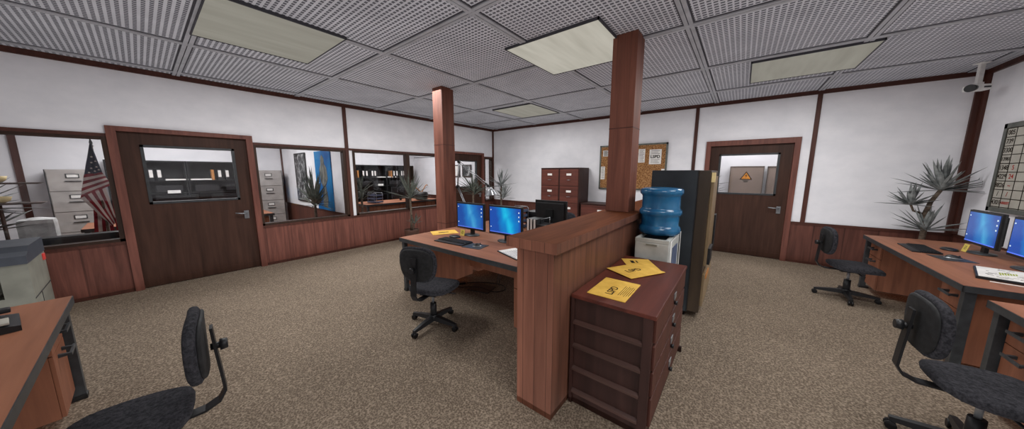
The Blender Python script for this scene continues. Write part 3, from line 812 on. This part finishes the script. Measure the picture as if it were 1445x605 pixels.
yucca('grey-leaved yucca in the corner behind the right desk', (8.46, -.40, 0), [(.06, 0, 1.36), (-.17, -.02, 1.15, .72), (.0, 0, .80, .85)], [(-.02, 0, .25), (-.01, 0, .8), (-.03, 0, 1.02), (.0, 0, 1.2), (.06, 0, 1.36)], .46, 44, wd=.048, seed=3, squash=.55)
yucca('small yucca in the far corner where the left and back walls meet', (.72, -.46, 0), [(0, 0, 1.2), (.10, 0, .85)], [(0, 0, .25), (.0, 0, .8), (0, 0, 1.2)], .58, 34, wd=.045, seed=5, squash=.7)
yucca('dark leafed palm-like plant in front of the far left door', (.60, -1.52, 0), [(0, 0, 1.12), (.0, .05, 1.0)], [(0, 0, .25), (.01, 0, .8), (0, 0, 1.12)], .62, 30, 'leafdark', wd=.045, seed=9)
yucca('tall thin plant in front of the narrow windows, left of the far column', (.42, -3.34, 0), [(0, 0, 1.02), (.04, .06, .42, .42)], [(0, 0, .25), (.0, 0.01, .6), (0.0, 0.0, 1.02)], .66, 34, 'leafdark', wd=.035, seed=12, squash=1.0)
yucca('yucca inside the left office at the left edge, behind the tiered stand', (-1.0, -8.52, 0), [(0, 0, 1.15), (.02, .1, .86)], [(0, 0, .25), (0, 0, .8), (0, 0, 1.12)], .60, 54, wd=.06, seed=21)
yucca('yucca inside the left office in front of the blue poster', (-1.05, -4.78, 0), [(0, 0, .92), (.0, 0, .86)], [(0, 0, .25), (.0, 0, .8), (0, 0, .92)], .82, 34, 'leafdark', wd=.045, seed=31, squash=.34)
yucca('yucca in the far office behind the narrow windows', (-.85, -3.85, 0), [(0, 0, 1.12), (.0, 0, .95)], [(0, 0, .25), (.0, 0, .8), (0, 0, 1.12)], .45, 26, 'leafdark', wd=.04, seed=41)
yucca('yucca in the service room, its leaves seen at the left of the door glass', (5.74, 1.15, 0), [(0, 0, 1.3), (0, 0, 1.1)], [(0, 0, .25), (0, 0, .8), (0, 0, 1.3)], .52, 30, 'leafdark', wd=.04, seed=51)

# ------------------------------------------------------------------ number board on the right wall
t = thing('number_board', 'grey-framed board of handwritten numbers on the right wall', 'board', (W - .02, -1.45, 1.655))
# local: board plane is YZ, facing -X ; left edge at y=+.80 (far end)
BW, BH = .80, .52
MB().box(-.012, .02, -BW + .03, BW - .03, -BH + .03, BH - .03).build('panel', M['boardgrey'], t)
m = MB(); m.box(-.022, .02, -BW, BW, BH - .055, BH); m.box(-.022, .02, -BW, BW, -BH, -BH + .05); m.box(-.022, .02, BW - .05, BW, -BH, BH); m.box(-.022, .02, -BW, -BW + .05, -BH, BH)
m.build('frame', M['boardframe'], t)
rows = 9; rh = (2 * BH - .12) / rows; cw = .155
m = MB()
for i in range(rows + 1): m.box(-.0145, -.012, -BW + .05, BW - .05, BH - .06 - i * rh - .004, BH - .06 - i * rh + .004)
for j in range(10):
    y = BW - .052 - j * cw
    if y > -BW + .04: m.box(-.0145, -.012, y - .004, y + .004, -BH + .05, BH - .05)
m.build('ruled_grid', M['ink'], t)
c1 = ['005', '739', '3300', '13981', '1348', '4229', '8826', '/', '4301']
c2 = ['', '', '', '', '5', '24', '~', '/', 'ARREST']
def cell(s_, j, i, mt, size=.075):
    if not s_: return
    y = BW - .052 - (j + .5) * cw; z = BH - .06 - (i + .5) * rh
    text('handwritten_number', s_, size, mt, t, Matrix.Translation((-.0135, y, z)) @ Matrix.Rotation(-PI / 2, 4, 'Z') @ Matrix.Rotation(PI / 2, 4, 'X'), .0005, .0008)
for i, s_ in enumerate(c1): cell(s_, 0, i, M['ink'], .060 if len(s_) > 4 else .076)
for i, s_ in enumerate(c2): cell(s_, 1, i, M['inkred'], .042 if len(s_) > 3 else .075)

# projector / camera on the ceiling
t = thing('ceiling_projector', 'small white ceiling-hung projector by the right corner', 'projector', (8.60, -.50, H), .35)
m = MB(); m.box(-.05, .05, -.05, .05, -.012, 0, .003); m.box(-.022, .022, -.018, .018, -.25, -.01, .004); m.box(-.03, .03, -.03, .03, -.265, -.235, .004); m.build('ceiling_mount', M['white'], t)
m = MB(); m.box(-.09, .085, -.06, .06, -.335, -.262, .02); m.build('housing', M['white'], t)
m = MB(); m.cyl((-.06, -.035, -.302), (-.125, -.075, -.312), .036, .045, 20); m.build('lens', M['black'], t)
m = MB(); m.box(.01, .07, -.064, -.058, -.31, -.29, .001); m.build('vent', M['darkmetal'], t)

# map / print on the right desk
t = thing('framed_printout', 'black-edged white printout lying on the right desk, cut by the picture edge', 'printout', (8.18, -2.80, GZ), math.radians(-18))
m = MB(); m.box(-.16, .24, -.24, .24, 0, .022, .004); m.build('backing', M['black'], t)
m = MB(); m.box(-.148, .228, -.228, .228, .022, .0235); m.build('sheet', M['paper'], t)
rr = random.Random(4); m = MB(); m2 = MB()
for k in range(46):
    x = -.12 + .3 * rr.random(); y = -.2 + .4 * rr.random()
    m.box(x, x + .005 + .03 * rr.random(), y, y + .004 + .008 * rr.random(), .0235, .0242)
for k in range(7): m2.box(-.05 + k * .012, -.042 + k * .012, -.06 + .01 * k, .05 + .004 * k, .0235, .0241)
m.build('printed_marks', M['ink'], t); m2.build('green_marking', M['greenhl'], t)
tag(MB().box(-.14, .20, -.010, .010, 0, .003).build('loose_sheet_edge', M['paper'], None, (8.13, -3.085, GZ), math.radians(-18)), 'thin loose white sheet at the near side of the printout', 'paper')

# clipboard on the middle desk
t = thing('clipboard', 'black clipboard with white sheets on the middle desk, half behind the partition', 'clipboard', (4.51, -4.73, GZ), math.radians(-20))
MB().box(-.15, .24, -.12, .12, 0, .008, .002).build('board', M['black'], t)
m = MB(); m.box(-.135, .23, -.108, .108, .008, .012); m.build('sheets', M['paper'], t)
m = MB()
for i in range(8): m.box(-.06, .2 - .03 * (i % 3), -.1 + i * .026, -.094 + i * .026, .012, .0125)
m.build('printed_lines', M['bluegrey'], t)

# ------------------------------------------------------------------ far desk items
DZ = .742
def trays(label, loc, rz, n, w=.20, d=.30, st=.085):
    t = thing('file_tray_stack', label, 'file trays', loc, rz)
    for i in range(n):
        z = .02 + i * st
        m = MB(); m.box(-w / 2, w / 2, -d / 2, d / 2, z, z + .006); m.box(-w / 2, -w / 2 + .005, -d / 2, d / 2, z, z + .045); m.box(w / 2 - .005, w / 2, -d / 2, d / 2, z, z + .045); m.box(-w / 2, w / 2, -d / 2, -d / 2 + .005, z, z + .045)
        m.build('tray', M['bluegrey'], t)
    h = .02 + n * st
    for s in (-1, 1):
        m = MB(); yy = s * (d / 2 - .03)
        m.tube([(-w / 2 - .008, yy, 0), (-w / 2 - .008, yy, h - .02), (-w / 2 + .01, yy, h), (w / 2 - .01, yy, h), (w / 2 + .008, yy, h - .02), (w / 2 + .008, yy, 0)], .006, 8); m.build('wire_frame', M['chrome'], t)
    m = MB(); m.box(-w / 2 + .02, w / 2 - .03, -d / 2 + .02, d / 2 - .04, .026, .04); m.build('paper_load', M['paper'], t)
    return t
trays('blue-grey letter tray stack beyond the cyan monitor', (3.66, -3.56, DZ), 0, 4, .26, .30, .078)
t0 = thing('magazine_holder', 'black ring-binder holder with white spines behind the partition cap', 'binder holder', (4.125, -3.73, DZ), 0)
m = MB()
MB().box(-.12, .22, -.04, .20, 0, .14, .004).build('case', M['black'], t0)
for i in range(3): MB().box(-.11 + i * .055, -.08 + i * .055, -.048, -.041, .01, .205, .002).build('white_spine', M['paper'], t0)
m = MB(); m.box(-.12, .05, -.040, .16, .141, .21, .004); m.build('binder_tops', M['darkmetal'], t0)
m = MB(); m.tube([(.06, .06, .13), (.06, .06, .20), (.2, .06, .24), (.2, .06, .13)], .007, 8); m.build('wire_handle', M['chrome'], t0)
for i in range(1):
    m = MB(); m.box(-.13, .13, -.12, .12, 0, .26, .01); use(m, 1).box(-.1, .1, -.122, -.12, .04, .22)
    tag(m.build('desk_speaker', [M['black'], M['blackmat']], None, (3.88, -3.32, DZ)), 'black box-shaped speaker behind the letter trays', 'speaker')
m = MB(); m.box(-.16, .16, -.11, .11, 0, .012, .002); tag(m.build('orange_folder', M['folderorange'], None, (4.62, -3.95, DZ)), 'orange-brown folder on the far desk behind the partition cap', 'folder')
m = MB(); m.box(-.17, .17, -.13, .13, 0, .14, .01); tag(m.build('document_box', M['bluegrey'], None, (4.83, -3.45, DZ)), 'blue-grey box right of the back-turned monitor', 'box')

t = thing('desk_lamp', 'grey metal architect desk lamp with ribbed shade, in front of the far left door', 'desk lamp', (2.93, -3.80, DZ))
m = MB(); m.lathe([(.09, 0), (.095, .01), (.085, .024), (.02, .03), (.018, .06), (.008, .07)], seg=24); m.build('base', M['darkmetal'], t)
def arm(name, p, q, off=.02, r=.006):
    m = MB(); d = (Vector(q) - Vector(p)).normalized(); n = Vector((-d.z, 0, d.x)) * off / 2
    m.tube([Vector(p) + n, Vector(q) + n], r, 8); m.tube([Vector(p) - n, Vector(q) - n], r, 8); m.build(name, M['chrome'], t)
P0, P1, P2, P3 = (0, 0, .06), (-.345, 0, .62), (-.30, 0, 1.035), (.36, 0, .655)
arm('lower_arm', P0, P1, .03); arm('middle_arm', P1, P2, .02); arm('upper_arm', P2, P3, .03)
m = MB(); m.cyl((P1[0], -.02, P1[2]), (P1[0], .02, P1[2]), .028); m.cyl((P2[0], -.02, P2[2]), (P2[0], .02, P2[2]), .022); m.cyl((P3[0], -.018, P3[2]), (P3[0], .018, P3[2]), .02); m.build('joints', M['black'], t)
m = MB(); m.tube([(.30, 0, .69), (.39, 0, .635), (.41, 0, .60)], .012, 8); m.build('neck', M['black'], t)
b = bmesh.new(); m = MB()
rings = []
for (r_, z_) in ((.028, 0), (.035, -.02), (.06, -.05), (.098, -.125), (.095, -.125), (.055, -.052), (.02, -.02)):
    rings.append([m.bm.verts.new(Vector((r_ * (1 + (.05 if k % 2 else -.02)) * math.cos(2 * PI * k / 28), r_ * (1 + (.05 if k % 2 else -.02)) * math.sin(2 * PI * k / 28), z_))) for k in range(28)])
for A, B in zip(rings, rings[1:]):
    for k in range(28): m.bm.faces.new((A[k], A[(k + 1) % 28], B[(k + 1) % 28], B[k]))
m.bm.transform(TR(.40, 0, .63, ry=-.18))
m.build('lamp_shade', M['chrome'], t)

# ------------------------------------------------------------------ cables under the middle desk, floor pad
t = thing('cable_bundle', 'thin black cables lying on the carpet under the middle desk', 'cables', (3.6, -4.3, 0))
m = MB()
def sm(pts, n=6):
    out = []
    for i in range(len(pts) - 1):
        p0 = Vector(pts[max(0, i - 1)]); p1 = Vector(pts[i]); p2 = Vector(pts[i + 1]); p3 = Vector(pts[min(len(pts) - 1, i + 2)])
        for k in range(n):
            u = k / n; out.append(.5 * ((2 * p1) + (p2 - p0) * u + (2 * p0 - 5 * p1 + 4 * p2 - p3) * u * u + (3 * p1 - p0 - 3 * p2 + p3) * u ** 3))
    out.append(Vector(pts[-1])); return out
m.tube(sm([(-.25, -.05, .01), (-.05, .12, .01), (.2, .2, .01), (.35, .10, .01), (.28, -.05, .01), (.0, -.06, .012), (-.2, -.22, .01), (-.35, -.22, .01)]), .006, 6); m.build('cable', M['black'], t)
m = MB(); m.tube(sm([(.10, .22, .01), (.12, .25, .15), (.12, .5, .5)]), .005, 6); m.tube(sm([(.14, .22, .01), (.16, .25, .15), (.17, .5, .5)]), .005, 6); m.build('cable_drop', M['black'], t)
t = thing('power_strip', 'black power strip on the carpet beside the desk pedestal', 'power strip', (3.28, -4.46, 0), 1.0)
MB().box(-.11, .11, -.03, .03, 0, .03, .004).build('housing', M['black'], t)
m = MB()
for i in range(4): m.cyl((-.08 + i * .05, 0, .03), (-.08 + i * .05, 0, .033), .014, seg=10)
m.build('socket', M['darkmetal'], t)
m = MB(); m.box(-.16, .16, -.12, .12, 0, .012, .003); tag(m.build('floor_pad', M['darkmetal'], None, (3.66, -4.36, 0), .25), 'flat dark square floor socket cover under the middle desk', 'floor cover')

# ------------------------------------------------------------------ left foreground
t = thing('photocopier', 'grey photocopier with dark lid at the left edge, a red tag on its corner', 'photocopier', (.15, -7.90, 0))
m = MB(); m.box(0, .80, -.75, 0, .04, .40); m.box(0, .55, -.74, -.01, .40, .61); m.box(.0, .80, -.15, -.0, .40, .61); m.box(0, .80, -.75, -.60, .40, .61); m.box(0, .80, -.75, 0, .61, .722)
m.build('body', M['copier'], t)
m = MB(); m.prism([(-.01, .72), (.81, .72), (.81, .80), (.70, .83), (.62, .875), (-.01, .875)], 'y', -.76, .005); m.build('lid', M['copierlid'], t)
m = MB(); m.box(.30, .55, -.50, -.22, .876, .88, .001); m.build('control_window', M['white'], t)
m = MB(); m.box(.0, .80, .001, .004, .36, .368); m.box(.5, .506, .001, .004, .04, .36); m.build('panel_seam', M['darkmetal'], t)
m = MB(); m.box(.06, .14, 0, .012, .63, .70, .003); m.build('red_tag', M['redtag'], t)
m = MB(); m.box(.60, .79, -.53, -.18, .40, .43, .004); m.build('paper_tray', M['boardgrey'], t)
t = thing('desk_phone', 'black desk telephone on the bottom left desk, cut by the picture edge', 'telephone', (3.20, -7.76, GZ), .15)
m = MB(); m.prism([(-.10, 0), (.12, 0), (.12, .03), (-.08, .06)], 'x', -.13, .15); m.build('base', M['black'], t)
m = MB(); m.box(.02, .14, -.09, .09, .045, .056, .003, TR(0, 0, .0, 0, 0, 0)); m.build('display', M['boardgrey'], t)
m = MB(); m.box(-.12, -.06, -.1, .1, .06, .085, .01); m.build('handset', M['black'], t)

# ------------------------------------------------------------------ left office (seen through windows 1, 2 and door 1)
def steel_cabinet(label, y0, y1, x0=-4.36, x1=-3.90):
    t = thing('steel_file_cabinet', label, 'file cabinet', (x0, y0, 0)); w = y1 - y0; d = x1 - x0
    MB().box(0, d, 0, w, 0, 1.66, .004).build('carcass', M['greycab'], t)
    m = MB(); m.box(d, d + .004, 0, .012, 0, 1.66); m.box(d, d + .004, w - .012, w, 0, 1.66); m.build('dark_edge', M['darkmetal'], t)
    for i in range(4):
        z0 = .04 + i * .402
        m = MB(); m.box(d, d + .016, .02, w - .02, z0, z0 + .388, .004); dr = m.build('drawer', M['greycab'], t)
        m = MB(); c = w / 2
        for q in ((c - .075, c + .075, .25, .26), (c - .075, c + .075, .32, .33), (c - .075, c - .063, .25, .33), (c + .063, c + .075, .25, .33)): m.box(d + .016, d + .024, q[0], q[1], z0 + q[2], z0 + q[3])
        m.build('label_holder', M['darkmetal'], dr)
        m = MB(); m.box(d + .016, d + .02, c - .062, c + .062, z0 + .261, z0 + .319); m.build('label_card', M['paper'], dr)
        m = MB(); m.box(d + .016, d + .04, c - .09, c + .09, z0 + .185, z0 + .197, .003); m.build('drawer_pull', M['darkmetal'], dr)
steel_cabinet('grey steel file cabinet seen through the left window behind the flag', -8.225, -7.64)
steel_cabinet('grey steel file cabinet seen through the window between the doors', -5.25, -4.62)

def bookcase(label, y0, x1=-4.05):
    t = thing('bookcase', label, 'bookcase', (x1, y0, 0)); w, d, h = 1.14, .31, 1.868; k = .025
    m = MB(); m.box(-d, 0, 0, k, 0, h); m.box(-d, 0, w - k, w, 0, h); m.box(-d, 0, k, w - k, h - k, h); m.box(-d, -d + .01, k, w - k, 0, h - k); m.box(-d, 0, k, w - k, 0, .08)
    m.build('frame', M['blackmat'], t)
    for z in (.42, .80, 1.10, 1.40): MB().box(-d + .01, -.005, k, w - k, z, z + .02).build('shelf', M['blackmat'], t)
    m = MB()
    for c in (.30, .84): m.box(-.03, -.02, c - .2, c + .2, 1.15, 1.30, .004)
    m.build('storage_drawer', M['black'], t)
    return t
BS = []
for y0, lab in ((-7.56, 'black bookcase behind the flag, left of the pair behind the door glass'), (-6.41, 'black bookcase, right half of the pair behind the door glass'),
                (-2.57, 'black bookcase in the far office, left one behind the narrow windows'), (-1.42, 'black bookcase in the far office, right one behind the narrow windows')):
    bookcase(lab, y0); BS.append(y0)
def mk_binder():
    t = thing('ring_binder', '', 'binder')
    MB().box(-.22, 0, -.035, .035, 0, .26, .003).build('cover', M['black'], t)
    MB().box(0, .003, -.027, .027, .07, .235).build('spine_label', M['paper'], t)
    return t
bd = None
where = ['in the bookcase behind the flag', 'in the right-hand bookcase behind the left door', 'in the left far-office bookcase', 'in the right far-office bookcase']
for bi, y0 in enumerate(BS):
    gp = 'white-labelled binders ' + where[bi]
    for j, dy in enumerate(((.60, .72) if bi != 1 else (.55, .69)) if bi < 2 else (.30, .42, .62, .72)):
        loc = (-4.06, y0 + dy, 1.42)
        lb = 'black binder with white spine label ' + where[bi]
        if bd is None: bd = mk_binder(); bd.location = loc; bd['label'] = lb; bd['group'] = gp
        else: dup(bd, loc, 0, lb, gp)
    tag(MB().box(-.26, 0, -.18, .18, 0, .03, .002).build('paper_stack', M['paper'], None, (-4.07, y0 + (.98 if bi in (0, 2) else .22), 1.42)), 'flat pale paper stack ' + where[bi], 'papers')
    tag(MB().box(-.2, 0, -.1, .1, 0, .07, .002).build('archive_box', M['cream' if bi == 1 else 'white'], None, (-4.055, y0 + (.90 if bi != 1 else 1.0), 1.30 - .18)), 'small pale box ' + where[bi], 'box')
    tag(MB().box(-.2, 0, -.022, .022, 0, .25, .002).build('book', M['folderorange'], None, (-4.06, y0 + (.10, .43, .12, .2)[bi], 1.42)), 'orange-brown book ' + where[bi], 'book')
# art on the dividing wall
t = thing('wall_print', 'black-and-white upright print on the office dividing wall', 'picture', (-2.83, -4.47, 1.475))
MB().box(-.37, .37, -.006, .012, -.60, .60).build('print', M['artbw'], t)
m = MB(); m.box(-.40, .40, -.014, .012, .60, .63); m.box(-.40, .40, -.014, .012, -.63, -.60); m.box(-.40, -.37, -.014, .012, -.63, .63); m.box(.37, .40, -.014, .012, -.63, .63); m.build('frame', M['black'], t)
t = thing('wall_poster', 'tall blue poster of a draped grey figure on the office dividing wall', 'poster', (-1.32, -4.47, 1.41))
MB().box(-.465, .465, -.004, .012, -.685, .685).build('sheet', M['artblue'], t)
fig = [(-.10, -.62), (.12, -.64), (.20, -.40), (.12, -.12), (.26, .05), (.22, .30), (.12, .38), (.10, .52), (0, .60), (-.09, .52), (-.10, .38), (-.20, .26), (-.18, 0), (-.05, -.15), (-.12, -.38)]
m = MB(); m.prism(fig, 'y', -.007, -.004); m.build('printed_figure', M['artfig'], t)
# couch, bin, chair things near the window
t = thing('leather_couch', 'black leather couch back just inside the left window', 'couch', (-.58, -8.0, 0))
m = MB(); m.box(-.04, .26, -.85, .62, .05, .42, .03); m.build('seat_cushion', M['couch'], t)
m = MB(); m.box(.24, .40, -.85, .62, .05, .815, .03); m.build('back', M['couch'], t)
t = thing('waste_bin', 'pale grey rounded moulded bin in the left office below the wall trim', 'bin', (-1.5, -8.10, 0))
m = MB(); m.box(-.15, .15, -.15, .15, 0, .95, .06); m.build('body', M['palegrey'], t)
b = bmesh.new(); bmesh.ops.create_uvsphere(b, u_segments=20, v_segments=10, radius=1)
for v in b.verts: v.co = Vector((v.co.x * .148, v.co.y * .148, .90 + max(0, v.co.z) * .07))
m = MB(); m._merge(b, None, True); m.build('domed_lid', M['palegrey'], t)
# flag
t = thing('flag_on_pole', 'draped stars and stripes flag on a pole inside the left window', 'flag', (-.95, -7.50, 0))
MB().lathe([(.14, 0), (.14, .02), (.05, .05), (.02, .08)], seg=20).build('base', M['darkmetal'], t)
MB().cyl((0, 0, .05), (0, 0, 1.97), .012).build('pole', M['trunk'], t)
MB().lathe([(.008, 0), (.022, .015), (.010, .03), (.018, .06), (.001, .13)], (0, 0, 1.96), 10, .5, 1).build('finial', M['darkmetal'], t)
FX = .0
def cloth(quad, nu, nv, stripes, canton, fold, fx, mb):
    """quad corners (y,z): top-left, top-right, bottom-right, bottom-left; stripes run along u, banded along v"""
    tl, tr, br, bl = [Vector(q) for q in quad]; G = []
    for j in range(nv + 1):
        v = j / nv; row = []
        for i in range(nu + 1):
            u = i / nu; p = (tl * (1 - u) + tr * u) * (1 - v) + (bl * (1 - u) + br * u) * v
            row.append(mb.bm.verts.new((fx + fold * math.sin(u * 9 + v * 1.5) + .01 * math.sin(v * 12), p.x + 7.5, p.y)))
        G.append(row)
    for j in range(nv):
        for i in range(nu):
            f = mb.bm.faces.new((G[j][i], G[j + 1][i], G[j + 1][i + 1], G[j][i + 1])); f.smooth = True
            f.material_index = 2 if canton and canton(i / nu, j / nv) else (0 if int((j + .01) / nv * stripes) % 2 == 0 else 1)
m = MB()
cloth([(-7.512, 2.0), (-7.498, 2.0), (-7.452, 1.60), (-7.605, 1.57)], 12, 24, 1, lambda u, v: True, .012, .03, m)
cloth([(-7.605, 1.575), (-7.452, 1.605), (-7.392, 1.42), (-7.672, 1.245)], 12, 14, 7, None, .016, .03, m)
# middle fold: stripes run down to the right
cloth([(-7.450, 1.40), (-7.672, 1.25), (-7.470, .82), (-7.405, .86)], 14, 21, 1, None, .012, .02, m)
m.bm.faces.ensure_lookup_table()
fs = list(m.bm.faces)[-14 * 21:]
for q, f in enumerate(fs):
    i = q % 14; f.material_index = 0 if i // 2 % 2 == 1 else 1
cloth([(-7.41, 1.38), (-7.375, 1.40), (-7.355, .62), (-7.43, .62)], 9, 24, 1, None, .02, .0, m)
fs = list(m.bm.faces)
m.bm.faces.ensure_lookup_table()
for q, f in enumerate(list(m.bm.faces)[-9 * 24:]):
    f.material_index = 0 if (q % 9) // 2 % 2 == 0 else 1
cloth([(-7.59, 1.08), (-7.44, 1.02), (-7.45, .74), (-7.62, .74)], 10, 12, 1, None, .015, -.02, m)
m.bm.faces.ensure_lookup_table()
for q, f in enumerate(list(m.bm.faces)[-10 * 12:]):
    f.material_index = 0 if (q % 10) // 2 % 2 == 0 else 1
cl = m.build('flag_cloth', [M['flagred'], M['flagwhite'], M['flagblue']], t)
m = MB()
for (yy, zz) in ((-7.535, 1.66), (-7.49, 1.68), (-7.56, 1.60), (-7.51, 1.62), (-7.475, 1.64), (-7.525, 1.74), (-7.49, 1.76), (-7.515, 1.82)):
    pts = []
    for k in range(10):
        a = PI / 2 + k * PI / 5; r_ = .014 if k % 2 == 0 else .006
        pts.append((yy + 7.5 + r_ * math.cos(a), zz + r_ * math.sin(a)))
    m.prism(pts, 'x', .052, .056)
m.build('star', M['flagwhite'], cl)

# two-tier dark wooden stand with cream bowls at the left edge
t = thing('tiered_stand', 'dark wooden two-tier stand inside the left office, at the left edge', 'stand', (-.85, -8.12, 0))
MB().cyl((0, -.12, 0), (0, -.12, 1.48), .016).build('post', M['shelfwood'], t)
MB().lathe([(.16, 0), (.16, .025), (.03, .04)], (0, -.12, 0), 20).build('base', M['shelfwood'], t)
for z in (1.20, 1.455):
    m = MB(); m.prism([(-.24, z), (.17, z), (.20, z + .018), (-.22, z + .022)], 'x', -.10, .10); m.build('tier', M['shelfwood'], t)
for z, q in ((1.222, 'lower'), (1.477, 'upper')):
    m = MB(); m.lathe([(.03, 0), (.07, .03), (.085, .08), (.08, .08), (.06, .035), (.02, .02)], seg=24)
    tag(m.build('cream_bowl', M['cream'], None, (-.85, -8.23, z)), 'cream bowl on the %s tier of the dark stand at the left edge' % q, 'bowl')

# ------------------------------------------------------------------ far office small things
trays('file tray stack on the far office desk behind the narrow window', (-1.78, -3.05, DZ), .2, 3, .34, .26, .09)
t = thing('flower_pot', 'round black pot with a drooping flower on the far office window side', 'potted plant', (-1.65, -1.62, DZ))
m = MB(); m.lathe([(.13, 0), (.20, .04), (.22, .16), (.19, .24), (.15, .25), (.13, .22)], seg=26); m.build('pot', M['black'], t)
m = MB(); m.tube(sm([(0, 0, .2), (-.0, -.12, .34), (.0, -.28, .42)]), .02, 6); m.tube(sm([(0, 0, .2), (0, .10, .34), (0, .20, .46), (0, .26, .44)]), .014, 6); m.build('stem', M['folderorange'], t)
t = thing('framed_picture', 'dark-framed sketch on the far office wall behind the far door glass', 'picture', (-1.22, -.03, 1.66))
MB().box(-.19, .19, -.006, .01, -.18, .18).build('print', M['artbw'], t)
m = MB(); m.box(-.22, .22, -.014, .01, .18, .21); m.box(-.22, .22, -.014, .01, -.21, -.18); m.box(-.22, -.19, -.014, .01, -.21, .21); m.box(.19, .22, -.014, .01, -.21, .21); m.build('frame', M['jamb'], t)
t = thing('framed_picture', 'narrow framed sketch left of the other one behind the far door glass', 'picture', (-1.72, -.03, 1.66))
MB().box(-.11, .11, -.006, .01, -.18, .18).build('print', M['paper'], t)
m = MB(); m.box(-.14, .14, -.014, .01, .18, .21); m.box(-.14, .14, -.014, .01, -.21, -.18); m.box(-.14, -.11, -.014, .01, -.21, .21); m.box(.11, .14, -.014, .01, -.21, .21); m.build('frame', M['jamb'], t)

# ------------------------------------------------------------------ service room behind door 2
t = thing('electrical_cabinet', 'beige electrical cabinet with an orange warning triangle behind the door glass', 'electrical cabinet', (6.45, 1.62, 0))
MB().box(-.30, .30, -.02, .12, 0, 1.735, .004).build('door_panel', M['beige'], t)
m = MB(); m.box(-.31, -.295, -.026, .12, 0, 1.74); m.box(.295, .31, -.026, .12, 0, 1.74); m.box(-.31, .31, -.026, .12, 1.725, 1.745); m.build('edge', M['taupe'], t)
ws = MB(); use(ws, 0).prism([(-.115, 1.44), (.115, 1.44), (0, 1.63)], 'y', -.026, -.021); use(ws, 1).prism([(-.085, 1.455), (.085, 1.455), (0, 1.598)], 'y', -.0285, -.026)
use(ws, 0).prism([(.012, 1.58), (-.022, 1.52), (.002, 1.52), (-.012, 1.47), (.024, 1.535), (.002, 1.535)], 'y', -.030, -.0285)
use(ws, 0).box(-.05, .05, -.022, -.020, 1.405, 1.418); ws.box(-.04, .04, -.022, -.020, 1.38, 1.395)
ws.build('warning_sign', [M['ink'], M['signal']], t)
t = thing('electrical_cabinet', 'plain beige electrical cabinet at the right edge of the door glass', 'electrical cabinet', (7.13, 1.62, 0))
MB().box(-.30, .30, -.02, .12, 0, 1.73, .004).build('door_panel', M['beige'], t)
m = MB(); m.box(-.31, -.29, -.026, .12, 0, 1.735); m.box(-.31, .31, -.026, .12, 1.71, 1.74); m.build('edge', M['taupe'], t)

# ------------------------------------------------------------------ lights
def area(x, y, z, sx, sy, power, rx=0, ry=0, rz=0, col=(1, 1, .99)):
    l = bpy.data.lights.new('fill_lamp', 'AREA'); l.shape = 'RECTANGLE'; l.size = sx; l.size_y = sy; l.energy = power; l.color = col  # unseen area lamp added to brighten the rooms, separate from the ceiling panels
    o = bpy.data.objects.new('fill_lamp', l); COL.objects.link(o); o.location = (x, y, z); o.rotation_euler = (rx, ry, rz)
    return o
K = 1.36
for x, y, p in ((2.5, -1.7, 30), (4.74, -3.2, 26), (6.87, -1.8, 32), (2.3, -6.2, 34), (6.87, -6.2, 28), (5.4, -8.8, 16), (2.0, -4.4, 32), (7.4, -4.2, 26)):  # added lamps, only some of them near a modelled light panel
    area(x, y, 2.90, 1.0, 1.0, p * K)
area(-2.2, -6.6, 2.90, 2.2, 2.2, 105 * K); area(-2.2, -2.2, 2.90, 2.2, 2.2, 100 * K); area(6.4, .9, 2.85, 2, 1.0, 34 * K)  # lamps added inside the offices and service room, no fixtures there
# added fill lamp just above the floor, facing up to imitate bounced light
area(4.42, -4.6, .03, 8.4, 8.8, 210, rx=PI, col=(.97, .98, 1)).visible_glossy = False
wd = bpy.data.worlds.new('World'); SC.world = wd; wd.use_nodes = True
wd.node_tree.nodes['Background'].inputs[0].default_value = (.5, .5, .52, 1); wd.node_tree.nodes['Background'].inputs[1].default_value = .3

# ------------------------------------------------------------------ camera (calibrated)
cam = bpy.data.cameras.new('camera'); co = bpy.data.objects.new('camera', cam); COL.objects.link(co)
cam.sensor_fit = 'HORIZONTAL'; cam.sensor_width = 36; cam.lens = 36 * 409.305 / 1445; cam.clip_start = .05; cam.clip_end = 60
a, b = math.radians(38.136), math.radians(8.223)
fw = Vector((-math.sin(a) * math.cos(b), math.cos(a) * math.cos(b), -math.sin(b)))
co.location = (6.37, -7.126, 1.6); co.rotation_euler = fw.to_track_quat('-Z', 'Y').to_euler()
SC.camera = co
SC.view_settings.view_transform = 'Standard'; SC.view_settings.look = 'None'
SC.cycles.use_denoising = True
SC.cycles.max_bounces = 8; SC.cycles.transparent_max_bounces = 12
